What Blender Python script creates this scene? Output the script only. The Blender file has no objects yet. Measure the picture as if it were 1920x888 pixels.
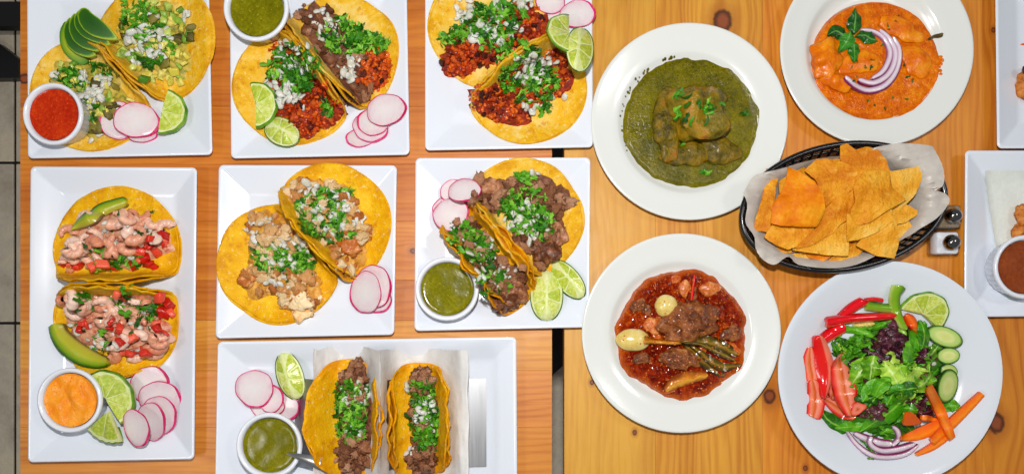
import bpy, bmesh, math, random
from mathutils import Vector, Matrix, Quaternion, noise
from mathutils.bvhtree import BVHTree

# ---------------------------------------------------------------- units, camera, light
U = 0.0007                 # one working unit = 0.7 mm
HC = 1430.0                # camera height over the table top (1.0 m)
CX, CY = 960.0, 600.0
R = random.Random(7)
sc = bpy.context.scene
col = sc.collection

cam_d = bpy.data.cameras.new('camera')
cam = bpy.data.objects.new('camera', cam_d)
col.objects.link(cam)
cam.location = (0, 0, HC * U)
cam_d.sensor_width = 36
cam_d.lens = 36 * HC / 1920.0
cam_d.shift_y = (CY - 444.0) / 1920.0
cam_d.clip_start = 0.02
cam_d.clip_end = 50
sc.camera = cam

w = bpy.data.worlds.new('World'); sc.world = w; w.use_nodes = True
w.node_tree.nodes['Background'].inputs[0].default_value = (0.86, 0.93, 1.0, 1)
w.node_tree.nodes['Background'].inputs[1].default_value = 0.15

def area(name, loc, target, size, power, colr, sizey=None):
    d = bpy.data.lights.new(name, 'AREA'); d.energy = power; d.color = colr
    d.size = size
    if sizey: d.shape = 'RECTANGLE'; d.size_y = sizey
    o = bpy.data.objects.new(name, d); col.objects.link(o)
    o.location = loc
    o.rotation_euler = (Vector(target) - Vector(loc)).to_track_quat('-Z', 'Y').to_euler()
    return o
fl = bpy.data.lights.new('flash_lamp', 'POINT'); fl.energy = 40.5; fl.color = (1.0, 0.985, 0.965); fl.shadow_soft_size = 0.022
flo = bpy.data.objects.new('flash_lamp', fl); col.objects.link(flo); flo.location = (-0.006, 0.165, 1.06)
area('ceiling_lamp', (-1.2, -0.35, 1.9), (0, 0, 0), 0.5, 7.0, (1.0, 0.97, 0.93), 0.3)
area('pendant_lamp', (1.25, 0.45, 1.8), (0, 0, 0), 0.3, 5.0, (1.0, 0.95, 0.9))

sc.view_settings.view_transform = 'Standard'
sc.view_settings.look = 'None'
sc.view_settings.exposure = 0.0
sc.view_settings.gamma = 1.0
sc.cycles.max_bounces = 8
sc.cycles.transparent_max_bounces = 8
sc.cycles.glossy_bounces = 4
sc.cycles.sample_clamp_indirect = 4

# ---------------------------------------------------------------- helpers
def at(px, py, z=0.0):
    f = (HC - z) / HC
    return Vector(((px - CX) * f, (CY - py) * f, z))
def pix(p):
    f = HC / (HC - p[2])
    return (CX + p[0] * f, CY - p[1] * f)
def lin(c):
    out = []
    for v in c[:3]:
        v /= 255.0
        out.append(v / 12.92 if v <= 0.04045 else ((v + 0.055) / 1.055) ** 2.4)
    return (*out, 1.0)
def sm(x): x = max(0.0, min(1.0, x)); return x * x * (3 - 2 * x)
def nz(x, y, z=0.0): return noise.noise(Vector((x, y, z)))
def Z(s, ox, oy, pts): return [(p[0] / s + ox, p[1] / s + oy) + tuple(p[2:]) for p in pts]

CUR = []
def surf(verts, faces): CUR.append(BVHTree.FromPolygons(verts, faces))
def hit(px, py, trees=None):
    o = Vector((0, 0, HC)); d = (at(px, py, 0) - o).normalized()
    best = None; bd = 1e9
    for t in (CUR if trees is None else trees):
        l, n, i, dist = t.ray_cast(o, d)
        if l is not None and dist < bd: bd = dist; best = (l, n)
    if best is None: return at(px, py, 0), Vector((0, 0, 1))
    l, n = best
    if n.z < 0: n = -n
    return l, n
def down(x, y, trees=None):
    o = Vector((x, y, 600)); d = Vector((0, 0, -1)); z = 0
    for t in (CUR if trees is None else trees):
        l, n, i, dist = t.ray_cast(o, d)
        if l is not None and l.z > z: z = l.z
    return z

WL = {}
def tag(o, label=None, cat=None, group=None, kind=None):
    if label: o['label'] = label
    if cat: o['category'] = cat
    if group: o['group'] = group
    if kind: o['kind'] = kind
    return o
def empty(name, loc, label, cat, group=None):
    o = bpy.data.objects.new(name, None); o.empty_display_size = 0.02
    col.objects.link(o); WL[o] = Vector(loc); o.location = WL[o] * U
    return tag(o, label, cat, group)
def mobj(name, verts, faces, mats, parent=None, loc=None, smooth=True, midx=None, attr=None, kind=None):
    if loc is None:
        loc = Vector((0, 0, 0))
        for v in verts: loc += Vector(v)
        loc /= len(verts)
        loc.z = min(v[2] for v in verts)
    loc = Vector(loc)
    me = bpy.data.meshes.new(name)
    me.from_pydata([((v[0] - loc.x) * U, (v[1] - loc.y) * U, (v[2] - loc.z) * U) for v in verts], [], faces)
    if not isinstance(mats, (list, tuple)): mats = [mats]
    for m in mats: me.materials.append(m)
    if midx: me.polygons.foreach_set('material_index', midx)
    if smooth: me.polygons.foreach_set('use_smooth', [True] * len(faces))
    if attr:
        for k, vals in attr.items():
            a = me.attributes.new(k, 'FLOAT', 'POINT'); a.data.foreach_set('value', vals)
    if smooth: me.set_sharp_from_angle(angle=math.radians(52))
    me.update()
    o = bpy.data.objects.new(name, me); col.objects.link(o)
    WL[o] = loc
    if parent is not None:
        o.parent = parent; o.location = (loc - WL[parent]) * U
    else:
        o.location = loc * U
    if kind: o['kind'] = kind
    return o

# ---------------------------------------------------------------- materials
class NT:
    def __init__(s, name):
        s.m = bpy.data.materials.new(name); s.m.use_nodes = True
        s.t = s.m.node_tree; s.b = s.t.nodes['Principled BSDF']
        s.tc = s.t.nodes.new('ShaderNodeTexCoord')
    def n(s, typ, **kw):
        x = s.t.nodes.new(typ)
        for k, v in kw.items(): setattr(x, k, v)
        return x
    def put(s, sock, v):
        if isinstance(v, bpy.types.NodeSocket): s.t.links.new(v, sock)
        elif v is not None: sock.default_value = v
    def math(s, op, a, b=None, c=None, clamp=False):
        x = s.n('ShaderNodeMath', operation=op, use_clamp=clamp)
        s.put(x.inputs[0], a)
        if b is not None: s.put(x.inputs[1], b)
        if c is not None: s.put(x.inputs[2], c)
        return x.outputs[0]
    def noise(s, scale, detail=3, rough=0.55, vec=None, dist=0.0):
        x = s.n('ShaderNodeTexNoise')
        x.inputs['Scale'].default_value = scale; x.inputs['Detail'].default_value = detail
        x.inputs['Roughness'].default_value = rough; x.inputs['Distortion'].default_value = dist
        s.put(x.inputs['Vector'], vec if vec is not None else s.tc.outputs['Object'])
        return x.outputs['Fac']
    def ramp(s, fac, stops):
        x = s.n('ShaderNodeValToRGB'); s.put(x.inputs[0], fac)
        e = x.color_ramp.elements
        while len(e) < len(stops): e.new(0.5)
        for k, (p, c) in enumerate(stops):
            e[k].position = p; e[k].color = c if len(c) == 4 else (*c, 1)
        return x.outputs[0]
    def mix(s, fac, a, b, mode='MIX'):
        x = s.n('ShaderNodeMix', data_type='RGBA', blend_type=mode)
        s.put(x.inputs[0], fac); s.put(x.inputs[6], a); s.put(x.inputs[7], b)
        return x.outputs[2]
    def maprange(s, v, a, b, c=0.0, d=1.0):
        x = s.n('ShaderNodeMapRange', interpolation_type='SMOOTHSTEP')
        s.put(x.inputs[0], v)
        for i, q in enumerate((a, b, c, d)): x.inputs[i + 1].default_value = q
        return x.outputs[0]
    def bump(s, h, strength, dist):
        x = s.n('ShaderNodeBump'); x.inputs['Strength'].default_value = strength
        x.inputs['Distance'].default_value = dist; s.put(x.inputs['Height'], h)
        s.t.links.new(x.outputs[0], s.b.inputs['Normal'])
        return x
    def set(s, **kw):
        names = dict(base='Base Color', rough='Roughness', metal='Metallic', sss='Subsurface Weight',
                     coat='Coat Weight', coatr='Coat Roughness', trans='Transmission Weight', ior='IOR',
                     spec='Specular IOR Level', alpha='Alpha')
        for k, v in kw.items(): s.put(s.b.inputs[names[k]], v)
    def rand(s):
        return s.n('ShaderNodeObjectInfo').outputs['Random']
    def attr(s, name):
        x = s.n('ShaderNodeAttribute'); x.attribute_name = name
        return x.outputs['Fac']

def food(name, cols, scale=120, detail=4, rough=0.45, var=0.25, bump=0.4, bscale=None, bdist=0.0008,
         sss=0.0, spec=0.28, coat=0.0, contrast=(0.3, 0.7), speck=None, transm=0.0):
    """mottled material: 2-4 colours through a noise, value variation per piece, optional specks"""
    s = NT(name)
    f = s.noise(scale, detail, 0.6)
    k = len(cols)
    stops = [(contrast[0] + (contrast[1] - contrast[0]) * i / (k - 1), lin(c)) for i, c in enumerate(cols)]
    if var:
        f = s.math('ADD', f, s.math('MULTIPLY', s.math('SUBTRACT', s.rand(), 0.5), var))
    c = s.ramp(f, stops)
    if speck:
        for (sc_, th, cc) in speck:
            q = s.noise(sc_, 2, 0.5)
            c = s.mix(s.maprange(q, th, th + 0.04), c, lin(cc))
    s.set(base=c, rough=rough, spec=spec, coat=coat, coatr=0.12)
    if sss:
        s.set(sss=sss); s.b.inputs['Subsurface Radius'].default_value = (1.0, 0.6, 0.4)
        s.b.inputs['Subsurface Scale'].default_value = 0.0025
    if transm: s.set(trans=transm)
    if bump: s.bump(s.noise(bscale or scale * 3, 4, 0.6), bump, bdist)
    return s.m

M = {}
def ceramic(name, c, rough=0.12):
    s = NT(name); s.set(base=lin(c), rough=rough, spec=0.5, coat=0.25, coatr=0.05)
    f = s.noise(9, 2); s.set(rough=s.math('MULTIPLY_ADD', f, 0.12, rough - 0.03))
    s.bump(s.noise(14, 2, 0.4), 0.10, 0.002)
    return s.m
M['square'] = ceramic('white_glazed_ceramic', (226, 231, 240))
M['round'] = ceramic('ivory_glazed_ceramic', (224, 226, 221), 0.14)
M['saladplate'] = ceramic('cool_white_ceramic', (220, 226, 233), 0.12)
M['ramekin'] = ceramic('ramekin_ceramic', (228, 231, 238), 0.14)

def tortilla_mat(name, inner, outer, seed):
    s = NT(name)
    r = s.attr('rim')
    n1 = s.noise(38, 4, 0.6, dist=0.4); n2 = s.noise(150, 3, 0.6)
    v = s.math('MULTIPLY_ADD', n1, 1.5, s.math('MULTIPLY_ADD', s.math('POWER', r, 2.2), 0.42, -0.46))
    v = s.math('ADD', v, s.math('MULTIPLY', s.math('SUBTRACT', n2, 0.5), 0.7))
    v = s.math('ADD', v, s.math('MULTIPLY', s.math('SUBTRACT', s.rand(), 0.5), 0.15))
    c = s.ramp(v, [(0.25, lin(inner)), (0.5, lin([(a + b) / 2 for a, b in zip(inner, outer)])), (0.72, lin(outer)), (1.0, lin([outer[0] * .93, outer[1] * .86, outer[2] * .7]))])
    sp = s.noise(330, 2, 0.5)
    c = s.mix(s.maprange(sp, 0.66, 0.76, 0, 0.55), c, lin((180, 115, 35)))
    sp2 = s.noise(60, 3, 0.7)
    c = s.mix(s.maprange(sp2, 0.58, 0.70, 0, 0.6), c, lin((200, 118, 20)))
    sp3 = s.noise(210, 3, 0.6)
    c = s.mix(s.maprange(sp3, 0.60, 0.68, 0, 0.5), c, lin((246, 222, 150)))
    s.set(base=c, rough=0.55, spec=0.14)
    s.b.inputs['Subsurface Scale'].default_value = 0.002
    h = s.math('ADD', s.noise(90, 4, 0.65), s.math('MULTIPLY', s.noise(420, 2), 0.35))
    s.bump(h, 0.9, 0.0022)
    return s.m
M['tort_pale'] = tortilla_mat('pale_corn_tortilla', (240, 206, 118), (232, 176, 26), 1)
M['tort_yellow'] = tortilla_mat('yellow_corn_tortilla', (242, 196, 38), (230, 168, 4), 2)
M['tort_deep'] = tortilla_mat('deep_yellow_corn_tortilla', (242, 184, 18), (230, 158, 0), 3)
M['steak'] = food('grilled_steak', [(92, 48, 24), (150, 92, 58), (188, 128, 90), (210, 160, 124)], 90, 4, 0.36, 0.4, 0.9, 330, 0.0012, coat=0.06, spec=.4)
M['steakbed'] = food('chopped_steak_bed', [(70, 38, 20), (120, 72, 48), (150, 98, 68)], 110, 4, 0.4, 0.0, 0.9, 260, 0.002)
M['pastor'] = food('red_marinated_pork', [(84, 18, 4), (170, 44, 4), (212, 76, 8), (228, 112, 26)], 190, 4, 0.32, 0.35, 0.8, 480, 0.0012, coat=0.2)
M['pastorbed'] = food('red_pork_bed', [(60, 14, 4), (146, 36, 6), (196, 64, 10)], 150, 5, 0.36, 0.0, 1.0, 330, 0.0022, coat=0.15)
M['charred'] = food('charred_pork', [(32, 12, 10), (74, 26, 18), (120, 50, 28)], 190, 4, 0.35, 0.3, 0.8, 480, 0.0012)
M['chicken'] = food('grilled_chicken', [(180, 96, 28), (228, 164, 94), (240, 200, 142), (246, 218, 172)], 75, 4, 0.36, 0.5, 0.8, 300, 0.0012, sss=0.04, speck=[(110, 0.69, (176, 88, 36))], coat=0.1)
M['chickenbed'] = food('chicken_bed', [(164, 96, 24), (212, 150, 56), (232, 184, 92)], 130, 4, 0.4, 0, 0.7, 300, 0.0015)
M['shrimp'] = food('cooked_shrimp', [(214, 122, 84), (232, 164, 130), (240, 190, 164), (244, 214, 196)], 80, 3, 0.2, 0.4, 0.4, 330, 0.0006, sss=0.1, coat=0.3, spec=.5, speck=[(260, 0.72, (190, 96, 60))])
M['shrimpbed'] = food('salsa_juices_bed', [(176, 70, 40), (214, 150, 116), (226, 186, 150)], 120, 4, 0.3, 0, 0.6, 300, 0.0012)
M['onion'] = food('white_onion', [(216, 214, 194), (234, 232, 220), (246, 244, 236)], 90, 3, 0.22, 0.4, 0.2, sss=0.3, coat=0.1)
M['onion'].node_tree.nodes['Principled BSDF'].inputs['Alpha'].default_value = 0.74
M['tomato'] = food('red_tomato', [(170, 12, 8), (210, 30, 18), (234, 76, 50), (240, 120, 90)], 130, 3, 0.2, 0.35, 0.2, sss=0.15, coat=0.3)
M['cilantro'] = food('green_cilantro', [(14, 66, 4), (46, 118, 10), (88, 160, 28), (140, 200, 62)], 150, 3, 0.38, 0.75, 0.4, 500, 0.0006, sss=0.0, contrast=(0.12, 0.9))
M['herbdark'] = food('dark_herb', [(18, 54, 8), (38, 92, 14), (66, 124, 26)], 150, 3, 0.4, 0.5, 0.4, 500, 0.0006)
M['squash'] = food('yellow_squash', [(196, 186, 60), (222, 206, 84), (232, 222, 130)], 120, 3, 0.28, 0.35, 0.2, sss=0.2, coat=0.2)
M['zucchini'] = food('green_zucchini', [(70, 124, 24), (140, 176, 60), (206, 214, 112)], 60, 3, 0.28, 0.8, 0.2, sss=0.15, coat=0.2, contrast=(0.1, 0.8))
M['vegbed'] = food('vegetable_bed', [(100, 110, 30), (190, 168, 62), (222, 196, 96)], 110, 4, 0.4, 0, 0.6)
M['nopal'] = food('olive_pepper', [(70, 60, 24), (104, 96, 36), (140, 128, 52)], 100, 3, 0.3, 0.4, 0.4)

def lime_mats():
    s = NT('lime_pulp')
    c = s.ramp(s.math('ADD', s.noise(240, 3), s.math('MULTIPLY', s.math('SUBTRACT', s.rand(), .5), .25)),
               [(0.3, lin((166, 186, 48))), (0.5, lin((196, 208, 84))), (0.7, lin((222, 228, 140)))])
    s.set(base=c, rough=0.16, sss=0.25, coat=0.4); s.b.inputs['Subsurface Scale'].default_value = 0.003
    s.bump(s.noise(420, 3), 0.5, 0.0008)
    M['pulp'] = s.m
    M['pith'] = food('lime_pith', [(206, 214, 130), (226, 230, 176)], 150, 2, 0.4, 0.1, 0.2, sss=0.2)
    M['peel'] = food('lime_peel', [(60, 106, 20), (98, 148, 30), (130, 172, 44)], 90, 3, 0.3, 0.2, 0.4, 700, 0.0005, coat=0.2)
lime_mats()
def radish_mat():
    s = NT('radish_flesh')
    c = s.ramp(s.math('MULTIPLY_ADD', s.attr('rim'), 0.5, s.math('MULTIPLY', s.noise(90, 4, .7), 0.65)),
               [(0.15, lin((230, 224, 222))), (0.55, lin((226, 214, 214))), (0.76, lin((224, 204, 208))), (0.92, lin((222, 180, 192)))])
    s.set(base=c, rough=0.3, sss=0.3, coat=0.25); s.b.inputs['Subsurface Scale'].default_value = 0.003
    s.bump(s.noise(200, 2), 0.15, 0.0005)
    M['radish'] = s.m
    M['radpeel'] = food('radish_peel', [(186, 10, 76), (214, 34, 104), (226, 90, 140)], 120, 2, 0.3, 0.3, 0.1, coat=0.2)
radish_mat()
def ramp_attr(name, stops, rough=0.35, nscale=90, namp=0.12, sss=0.1, coat=0.2, bump=0.3, bscale=300, attr='v'):
    s = NT(name)
    v = s.math('ADD', s.attr(attr), s.math('MULTIPLY', s.math('SUBTRACT', s.noise(nscale, 4), 0.5), namp * 2))
    v = s.math('ADD', v, s.math('MULTIPLY', s.math('SUBTRACT', s.rand(), 0.5), namp * 0.5))
    s.set(base=s.ramp(v, [(p, lin(c)) for p, c in stops]), rough=rough, sss=sss, coat=coat, coatr=0.1)
    s.b.inputs['Subsurface Scale'].default_value = 0.002
    s.bump(s.noise(bscale, 3), bump, 0.0007)
    return s.m
M['avo_fan'] = ramp_attr('avocado_green_back', [(0.0, (64, 112, 10)), (0.25, (44, 98, 8)), (0.62, (40, 88, 10)), (0.78, (120, 160, 24)), (1.0, (186, 196, 60))], 0.42, 60, 0.08, 0, 0.05)
M['avo_top'] = ramp_attr('avocado_green_face', [(0.0, (24, 76, 0)), (0.5, (32, 84, 0)), (0.84, (40, 94, 0)), (0.93, (120, 160, 14)), (1.0, (178, 192, 50))], 0.45, 60, 0.08, 0, 0.0, attr='rim')
M['avo_low'] = ramp_attr('avocado_yellow_face', [(0.0, (186, 184, 44)), (0.4, (170, 180, 34)), (0.75, (120, 156, 20)), (0.92, (66, 126, 12)), (1.0, (60, 120, 10))], 0.4, 60, 0.08, 0, 0.08, attr='rim')
M['avo_first'] = ramp_attr('avocado_yellow_flesh', [(0.0, (60, 120, 10)), (0.25, (120, 160, 20)), (0.6, (176, 184, 40)), (1.0, (200, 190, 70))], 0.42, 60, 0.08, 0, 0.05)
M['avo_slice'] = ramp_attr('avocado_slice_flesh', [(0.0, (34, 70, 8)), (0.10, (56, 110, 10)), (0.26, (132, 164, 20)), (0.6, (178, 178, 34)), (0.92, (176, 164, 50)), (1.0, (130, 110, 40))], 0.3, 40, 0.06)
M['cuke'] = ramp_attr('cucumber_slice_flesh', [(0.0, (206, 214, 124)), (0.45, (214, 222, 140)), (0.6, (190, 210, 120)), (0.80, (176, 204, 106)), (0.9, (84, 130, 34)), (0.97, (30, 70, 14))], 0.25, 60, 0.05, 0.25, 0.3, attr='rim')
M['tomslice'] = ramp_attr('tomato_wedge_flesh', [(0.0, (206, 60, 14)), (0.22, (232, 118, 80)), (0.5, (242, 142, 112)), (0.84, (238, 100, 78)), (0.93, (222, 26, 18)), (1.0, (196, 8, 6))], 0.2, 60, 0.2, 0.2, 0.4, attr='rim')
M['tomflesh'] = ramp_attr('tomato_cut_flesh', [(0.0, (190, 6, 6)), (0.1, (226, 40, 24)), (0.22, (240, 116, 90)), (0.40, (242, 150, 120)), (0.52, (214, 84, 26)), (0.62, (226, 120, 60)), (0.74, (242, 136, 108)), (0.9, (230, 60, 40)), (1.0, (200, 10, 8))], 0.2, 70, 0.07, 0.1, 0.3)
M['tomskin'] = ramp_attr('tomato_skin_side', [(0.0, (240, 130, 100)), (0.35, (242, 128, 104)), (0.46, (226, 30, 20)), (1.0, (214, 8, 8))], 0.16, 50, 0.03, 0.1, 0.4)
M['redpep'] = ramp_attr('red_pepper_skin', [(0, (176, 2, 8)), (0.3, (224, 8, 24)), (0.8, (232, 22, 34)), (1, (244, 120, 70))], 0.12, 60, 0.14, 0.05, 0.5, 0.5, 120)
M['grnpep'] = ramp_attr('green_pepper_skin', [(0, (60, 110, 10)), (0.4, (110, 160, 20)), (0.8, (130, 172, 30)), (1, (190, 210, 110))], 0.16, 60, 0.16, 0.05, 0.4, 0.5, 120)
M['orgpep'] = ramp_attr('orange_pepper_skin', [(0, (240, 80, 10)), (0.5, (244, 110, 20)), (1, (230, 40, 10))], 0.15, 40, 0.15, 0.1, 0.5, 0.1)
M['carrot'] = ramp_attr('carrot_flesh', [(0, (240, 96, 0)), (0.45, (252, 128, 4)), (0.6, (252, 146, 24)), (1, (240, 96, 0))], 0.4, 140, 0.3, 0.05, 0.05, 0.35, 260)
M['redonion'] = ramp_attr('red_onion_strip', [(0.0, (110, 20, 70)), (0.16, (140, 50, 104)), (0.32, (216, 196, 206)), (0.6, (226, 214, 222)), (0.85, (206, 176, 196)), (1.0, (150, 90, 132))], 0.22, 80, 0.06, 0.25, 0.3, 0.1)
def leaf_mat(name, dark, mid, light, rib, rough=0.28):
    s = NT(name)
    a = s.attr('v'); d = s.math('ABSOLUTE', s.math('SUBTRACT', a, 0.5))
    f = s.math('ADD', s.noise(70, 4, 0.6), s.math('MULTIPLY', s.math('SUBTRACT', s.rand(), .5), .5))
    c = s.ramp(f, [(0.25, lin(dark)), (0.5, lin(mid)), (0.78, lin(light))])
    c = s.mix(s.maprange(d, 0.02, 0.07, 0.75, 0.0), c, lin(rib))
    s.set(base=c, rough=rough, coat=0.12, coatr=0.12, spec=.35)
    s.bump(s.noise(150, 4, 0.6), 0.9, 0.0026)
    return s.m
M['spinach'] = leaf_mat('spinach_leaf', (34, 96, 4), (64, 146, 12), (104, 180, 30), (140, 196, 60))
M['lettuce'] = leaf_mat('green_lettuce_leaf', (70, 130, 10), (128, 186, 36), (186, 220, 84), (206, 228, 140), 0.26)
M['purple'] = leaf_mat('purple_lettuce_leaf', (40, 14, 26), (72, 22, 42), (104, 60, 48), (120, 60, 80), 0.22)
M['frisee'] = leaf_mat('herb_green_leaf', (26, 84, 4), (56, 134, 12), (104, 176, 34), (110, 176, 50), 0.34)
M['basil'] = leaf_mat('basil_leaf', (14, 66, 10), (26, 96, 14), (60, 140, 34), (110, 170, 70), 0.2)

def sauce(name, cols, scale=200, rough=0.12, bump=0.25, bscale=160, bdist=0.0015, specks=None, contrast=(0.35, 0.65), spec=.4, coat=.1, rim=None):
    s = NT(name)
    f = s.noise(scale, 5, 0.65); g = s.noise(30, 3, 0.5, dist=0.6)
    f = s.math('ADD', s.math('MULTIPLY', f, 0.6), s.math('MULTIPLY', g, 0.4))
    k = len(cols)
    c = s.ramp(f, [(contrast[0] + (contrast[1] - contrast[0]) * i / (k - 1), lin(q)) for i, q in enumerate(cols)])
    for (sc_, th, cc) in (specks or []):
        c = s.mix(s.maprange(s.noise(sc_, 2, 0.5), th, th + 0.03), c, lin(cc))
    if rim: c = s.mix(s.maprange(s.math('ADD', s.attr('rim'), s.math('MULTIPLY', s.math('SUBTRACT', s.noise(60, 3), .5), .12)), .88, .99, 0, .85), c, lin(rim))
    s.set(base=c, rough=rough, coat=coat, coatr=0.06, spec=spec)
    s.bump(s.math('ADD', s.noise(bscale, 4, 0.6), s.math('MULTIPLY', s.noise(bscale * 3.5, 2), 0.3)), bump, bdist)
    return s.m
M['salsa_red'] = sauce('red_salsa', [(158, 28, 4), (188, 44, 8), (206, 66, 12)], 260, 0.16, 0.25, 420, 0.0006, [(480, 0.68, (226, 110, 40)), (380, 0.70, (120, 14, 4))], spec=.25, coat=.03)
M['salsa_green'] = sauce('green_salsa', [(90, 88, 0), (112, 108, 2), (138, 130, 12)], 260, 0.1, 0.2, 420, 0.0004, [(460, 0.68, (176, 172, 50)), (380, 0.70, (54, 66, 8))], spec=.25, coat=.03)
M['crema'] = sauce('orange_chipotle_crema', [(240, 126, 14), (248, 150, 30), (252, 170, 56)], 120, 0.25, 0.6, 60, 0.004, [(420, 0.68, (196, 84, 20))], spec=.2, coat=.05)
M['brown'] = sauce('brown_sauce', [(112, 44, 10), (134, 58, 16), (150, 70, 20)], 200, 0.2, 0.15, 300, 0.0005)
M['mole'] = sauce('green_mole', [(60, 56, 0), (90, 84, 0), (114, 104, 0), (138, 122, 4)], 300, 0.12, 0.5, 200, 0.0022, [(420, 0.66, (150, 140, 40)), (300, 0.66, (50, 54, 4))], spec=.22, coat=.03)
M['molecoat'] = food('mole_coated_chicken', [(52, 44, 0), (96, 80, 0), (130, 104, 4), (156, 92, 8)], 70, 5, 0.2, 0, 1.0, 240, 0.0028, coat=0.06, spec=.3, contrast=(0.32, 0.72))
M['moletop'] = food('mole_coated_top_piece', [(70, 60, 0), (122, 104, 4), (160, 122, 14), (170, 92, 14)], 45, 5, 0.18, 0, 1.0, 200, 0.003, coat=0.1, spec=.35, contrast=(0.32, 0.7))
M['stew'] = sauce('red_chile_stew', [(84, 10, 0), (134, 24, 0), (182, 52, 0), (216, 100, 4)], 150, 0.06, 1.0, 170, 0.010, [(300, 0.67, (222, 150, 70)), (240, 0.69, (70, 10, 4))], spec=.32, coat=.14, rim=(214, 96, 0))
M['curry'] = sauce('orange_creamy_sauce', [(178, 70, 0), (208, 94, 0), (224, 116, 0), (232, 140, 20)], 130, 0.13, 0.8, 120, 0.003, [(200, 0.73, (120, 96, 20)), (420, 0.68, (236, 160, 60))], spec=.22, coat=.08)
M['currycoat'] = food('sauce_coated_shrimp', [(204, 86, 0), (226, 114, 0), (240, 154, 24)], 60, 4, 0.2, 0, 0.6, 200, 0.002, coat=0.1, spec=.25)
M['stewmeat'] = food('braised_beef', [(62, 28, 14), (112, 56, 24), (150, 84, 38), (178, 112, 54)], 70, 5, 0.2, 0, 1.0, 260, 0.003, coat=0.25, speck=[(380, 0.68, (206, 150, 90))])
M['fat'] = food('pale_braised_fat', [(160, 64, 14), (206, 110, 44), (230, 164, 100)], 130, 4, 0.2, 0, 0.7, 200, 0.002, coat=0.3)
M['bulb'] = food('braised_onion_bulb', [(204, 168, 74), (222, 198, 116), (232, 216, 156)], 60, 4, 0.15, 0, 0.15, sss=0.25, coat=0.4)
M['scallion'] = ramp_attr('braised_scallion_green', [(0, (60, 40, 6)), (0.3, (94, 80, 10)), (0.5, (150, 110, 30)), (0.75, (84, 66, 8)), (1, (56, 30, 6))], 0.12, 120, 0.4, 0.0, 0.4, 1.0, 220)
M['chile'] = ramp_attr('yellow_braised_pepper', [(0, (130, 56, 6)), (0.4, (206, 124, 20)), (0.6, (222, 160, 50)), (1, (150, 60, 8))], 0.12, 110, 0.4, 0.1, 0.4, 0.7, 160)
M['chilelump'] = food('orange_oily_lump', [(150, 50, 4), (200, 90, 10), (220, 130, 40)], 90, 4, 0.12, 0, 0.8, 200, 0.003, coat=0.3)
M['stem'] = food('dried_chile_stem', [(60, 50, 20), (100, 86, 40)], 200, 3, 0.5, 0)
M['fried'] = food('fried_batter', [(150, 70, 20), (206, 122, 46), (226, 156, 76)], 110, 4, 0.4, 0, 0.9, 260, 0.003)

def chip_mat():
    s = NT('fried_tortilla_chip')
    n1 = s.noise(32, 4, 0.6); n2 = s.noise(190, 3)
    f = s.math('ADD', s.math('MULTIPLY', n1, 0.7), s.math('MULTIPLY', n2, 0.3))
    f = s.math('ADD', f, s.math('MULTIPLY', s.math('SUBTRACT', s.rand(), .5), .34))
    c = s.ramp(f, [(0.32, lin((204, 116, 8))), (0.46, lin((226, 148, 24))), (0.6, lin((236, 172, 50))), (0.76, lin((242, 196, 96)))])
    c = s.mix(s.maprange(s.noise(300, 2), 0.62, 0.72, 0, 0.6), c, lin((190, 100, 14)))
    c = s.mix(s.maprange(s.noise(85, 3), 0.64, 0.74, 0, 0.4), c, lin((246, 212, 120)))
    s.set(base=c, rough=0.48, spec=.22); s.bump(s.math('ADD', s.noise(90, 5, .7), s.math('MULTIPLY', s.noise(380, 2), .3)), 1.0, 0.003)
    M['chip'] = s.m
    s = NT('browned_tortilla_chip')
    f = s.math('ADD', s.math('MULTIPLY', s.noise(32, 4), 0.7), s.math('MULTIPLY', s.noise(190, 3), 0.3))
    c = s.ramp(f, [(0.36, lin((204, 98, 0))), (0.5, lin((222, 124, 2))), (0.64, lin((232, 158, 30)))])
    s.set(base=c, rough=0.5, spec=.15); s.bump(s.math('ADD', s.noise(80, 4), s.math('MULTIPLY', s.noise(380, 2), .3)), 0.6, 0.002)
    M['chipred'] = s.m
chip_mat()
def paper(name, c, rough=0.5, tr=0.12):
    s = NT(name); f = s.noise(60, 4)
    s.set(base=s.ramp(f, [(0.3, lin([v * .95 for v in c])), (0.7, lin(c))]), rough=rough)
    s.bump(s.noise(55, 5, 0.6), 0.5, 0.003)
    return s.m
M['wax'] = paper('waxed_liner_paper', (196, 188, 178), 0.4)
M['deli'] = paper('white_deli_paper', (222, 220, 216), 0.45)
M['parch'] = paper('parchment_square', (226, 230, 222), 0.5)
def simple(name, c, rough, metal=0.0, **kw):
    s = NT(name); s.set(base=lin(c), rough=rough, metal=metal, **kw); return s.m
M['blackplastic'] = simple('black_plastic', (16, 16, 18), 0.25, coat=0.3)
M['blackmetal'] = simple('black_painted_metal', (20, 18, 19), 0.45)
def steel():
    s = NT('brushed_steel'); mp = s.n('ShaderNodeMapping'); mp.inputs['Scale'].default_value = (0.6, 0.02, 1)
    s.t.links.new(s.tc.outputs['Object'], mp.inputs[0])
    f = s.noise(900, 2, 0.5, vec=mp.outputs[0])
    s.set(base=lin((178, 178, 180)), metal=1.0, rough=s.math('MULTIPLY_ADD', f, 0.12, 0.3)); s.bump(f, 0.05, 0.0002)
    M['steel'] = s.m
steel()
M['chrome'] = simple('polished_chrome', (150, 146, 142), 0.1, 1.0)
M['spoonsteel'] = simple('spoon_steel', (214, 212, 208), 0.3, 1.0)
M['hole'] = simple('dark_hole', (14, 12, 10), 0.6)
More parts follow.
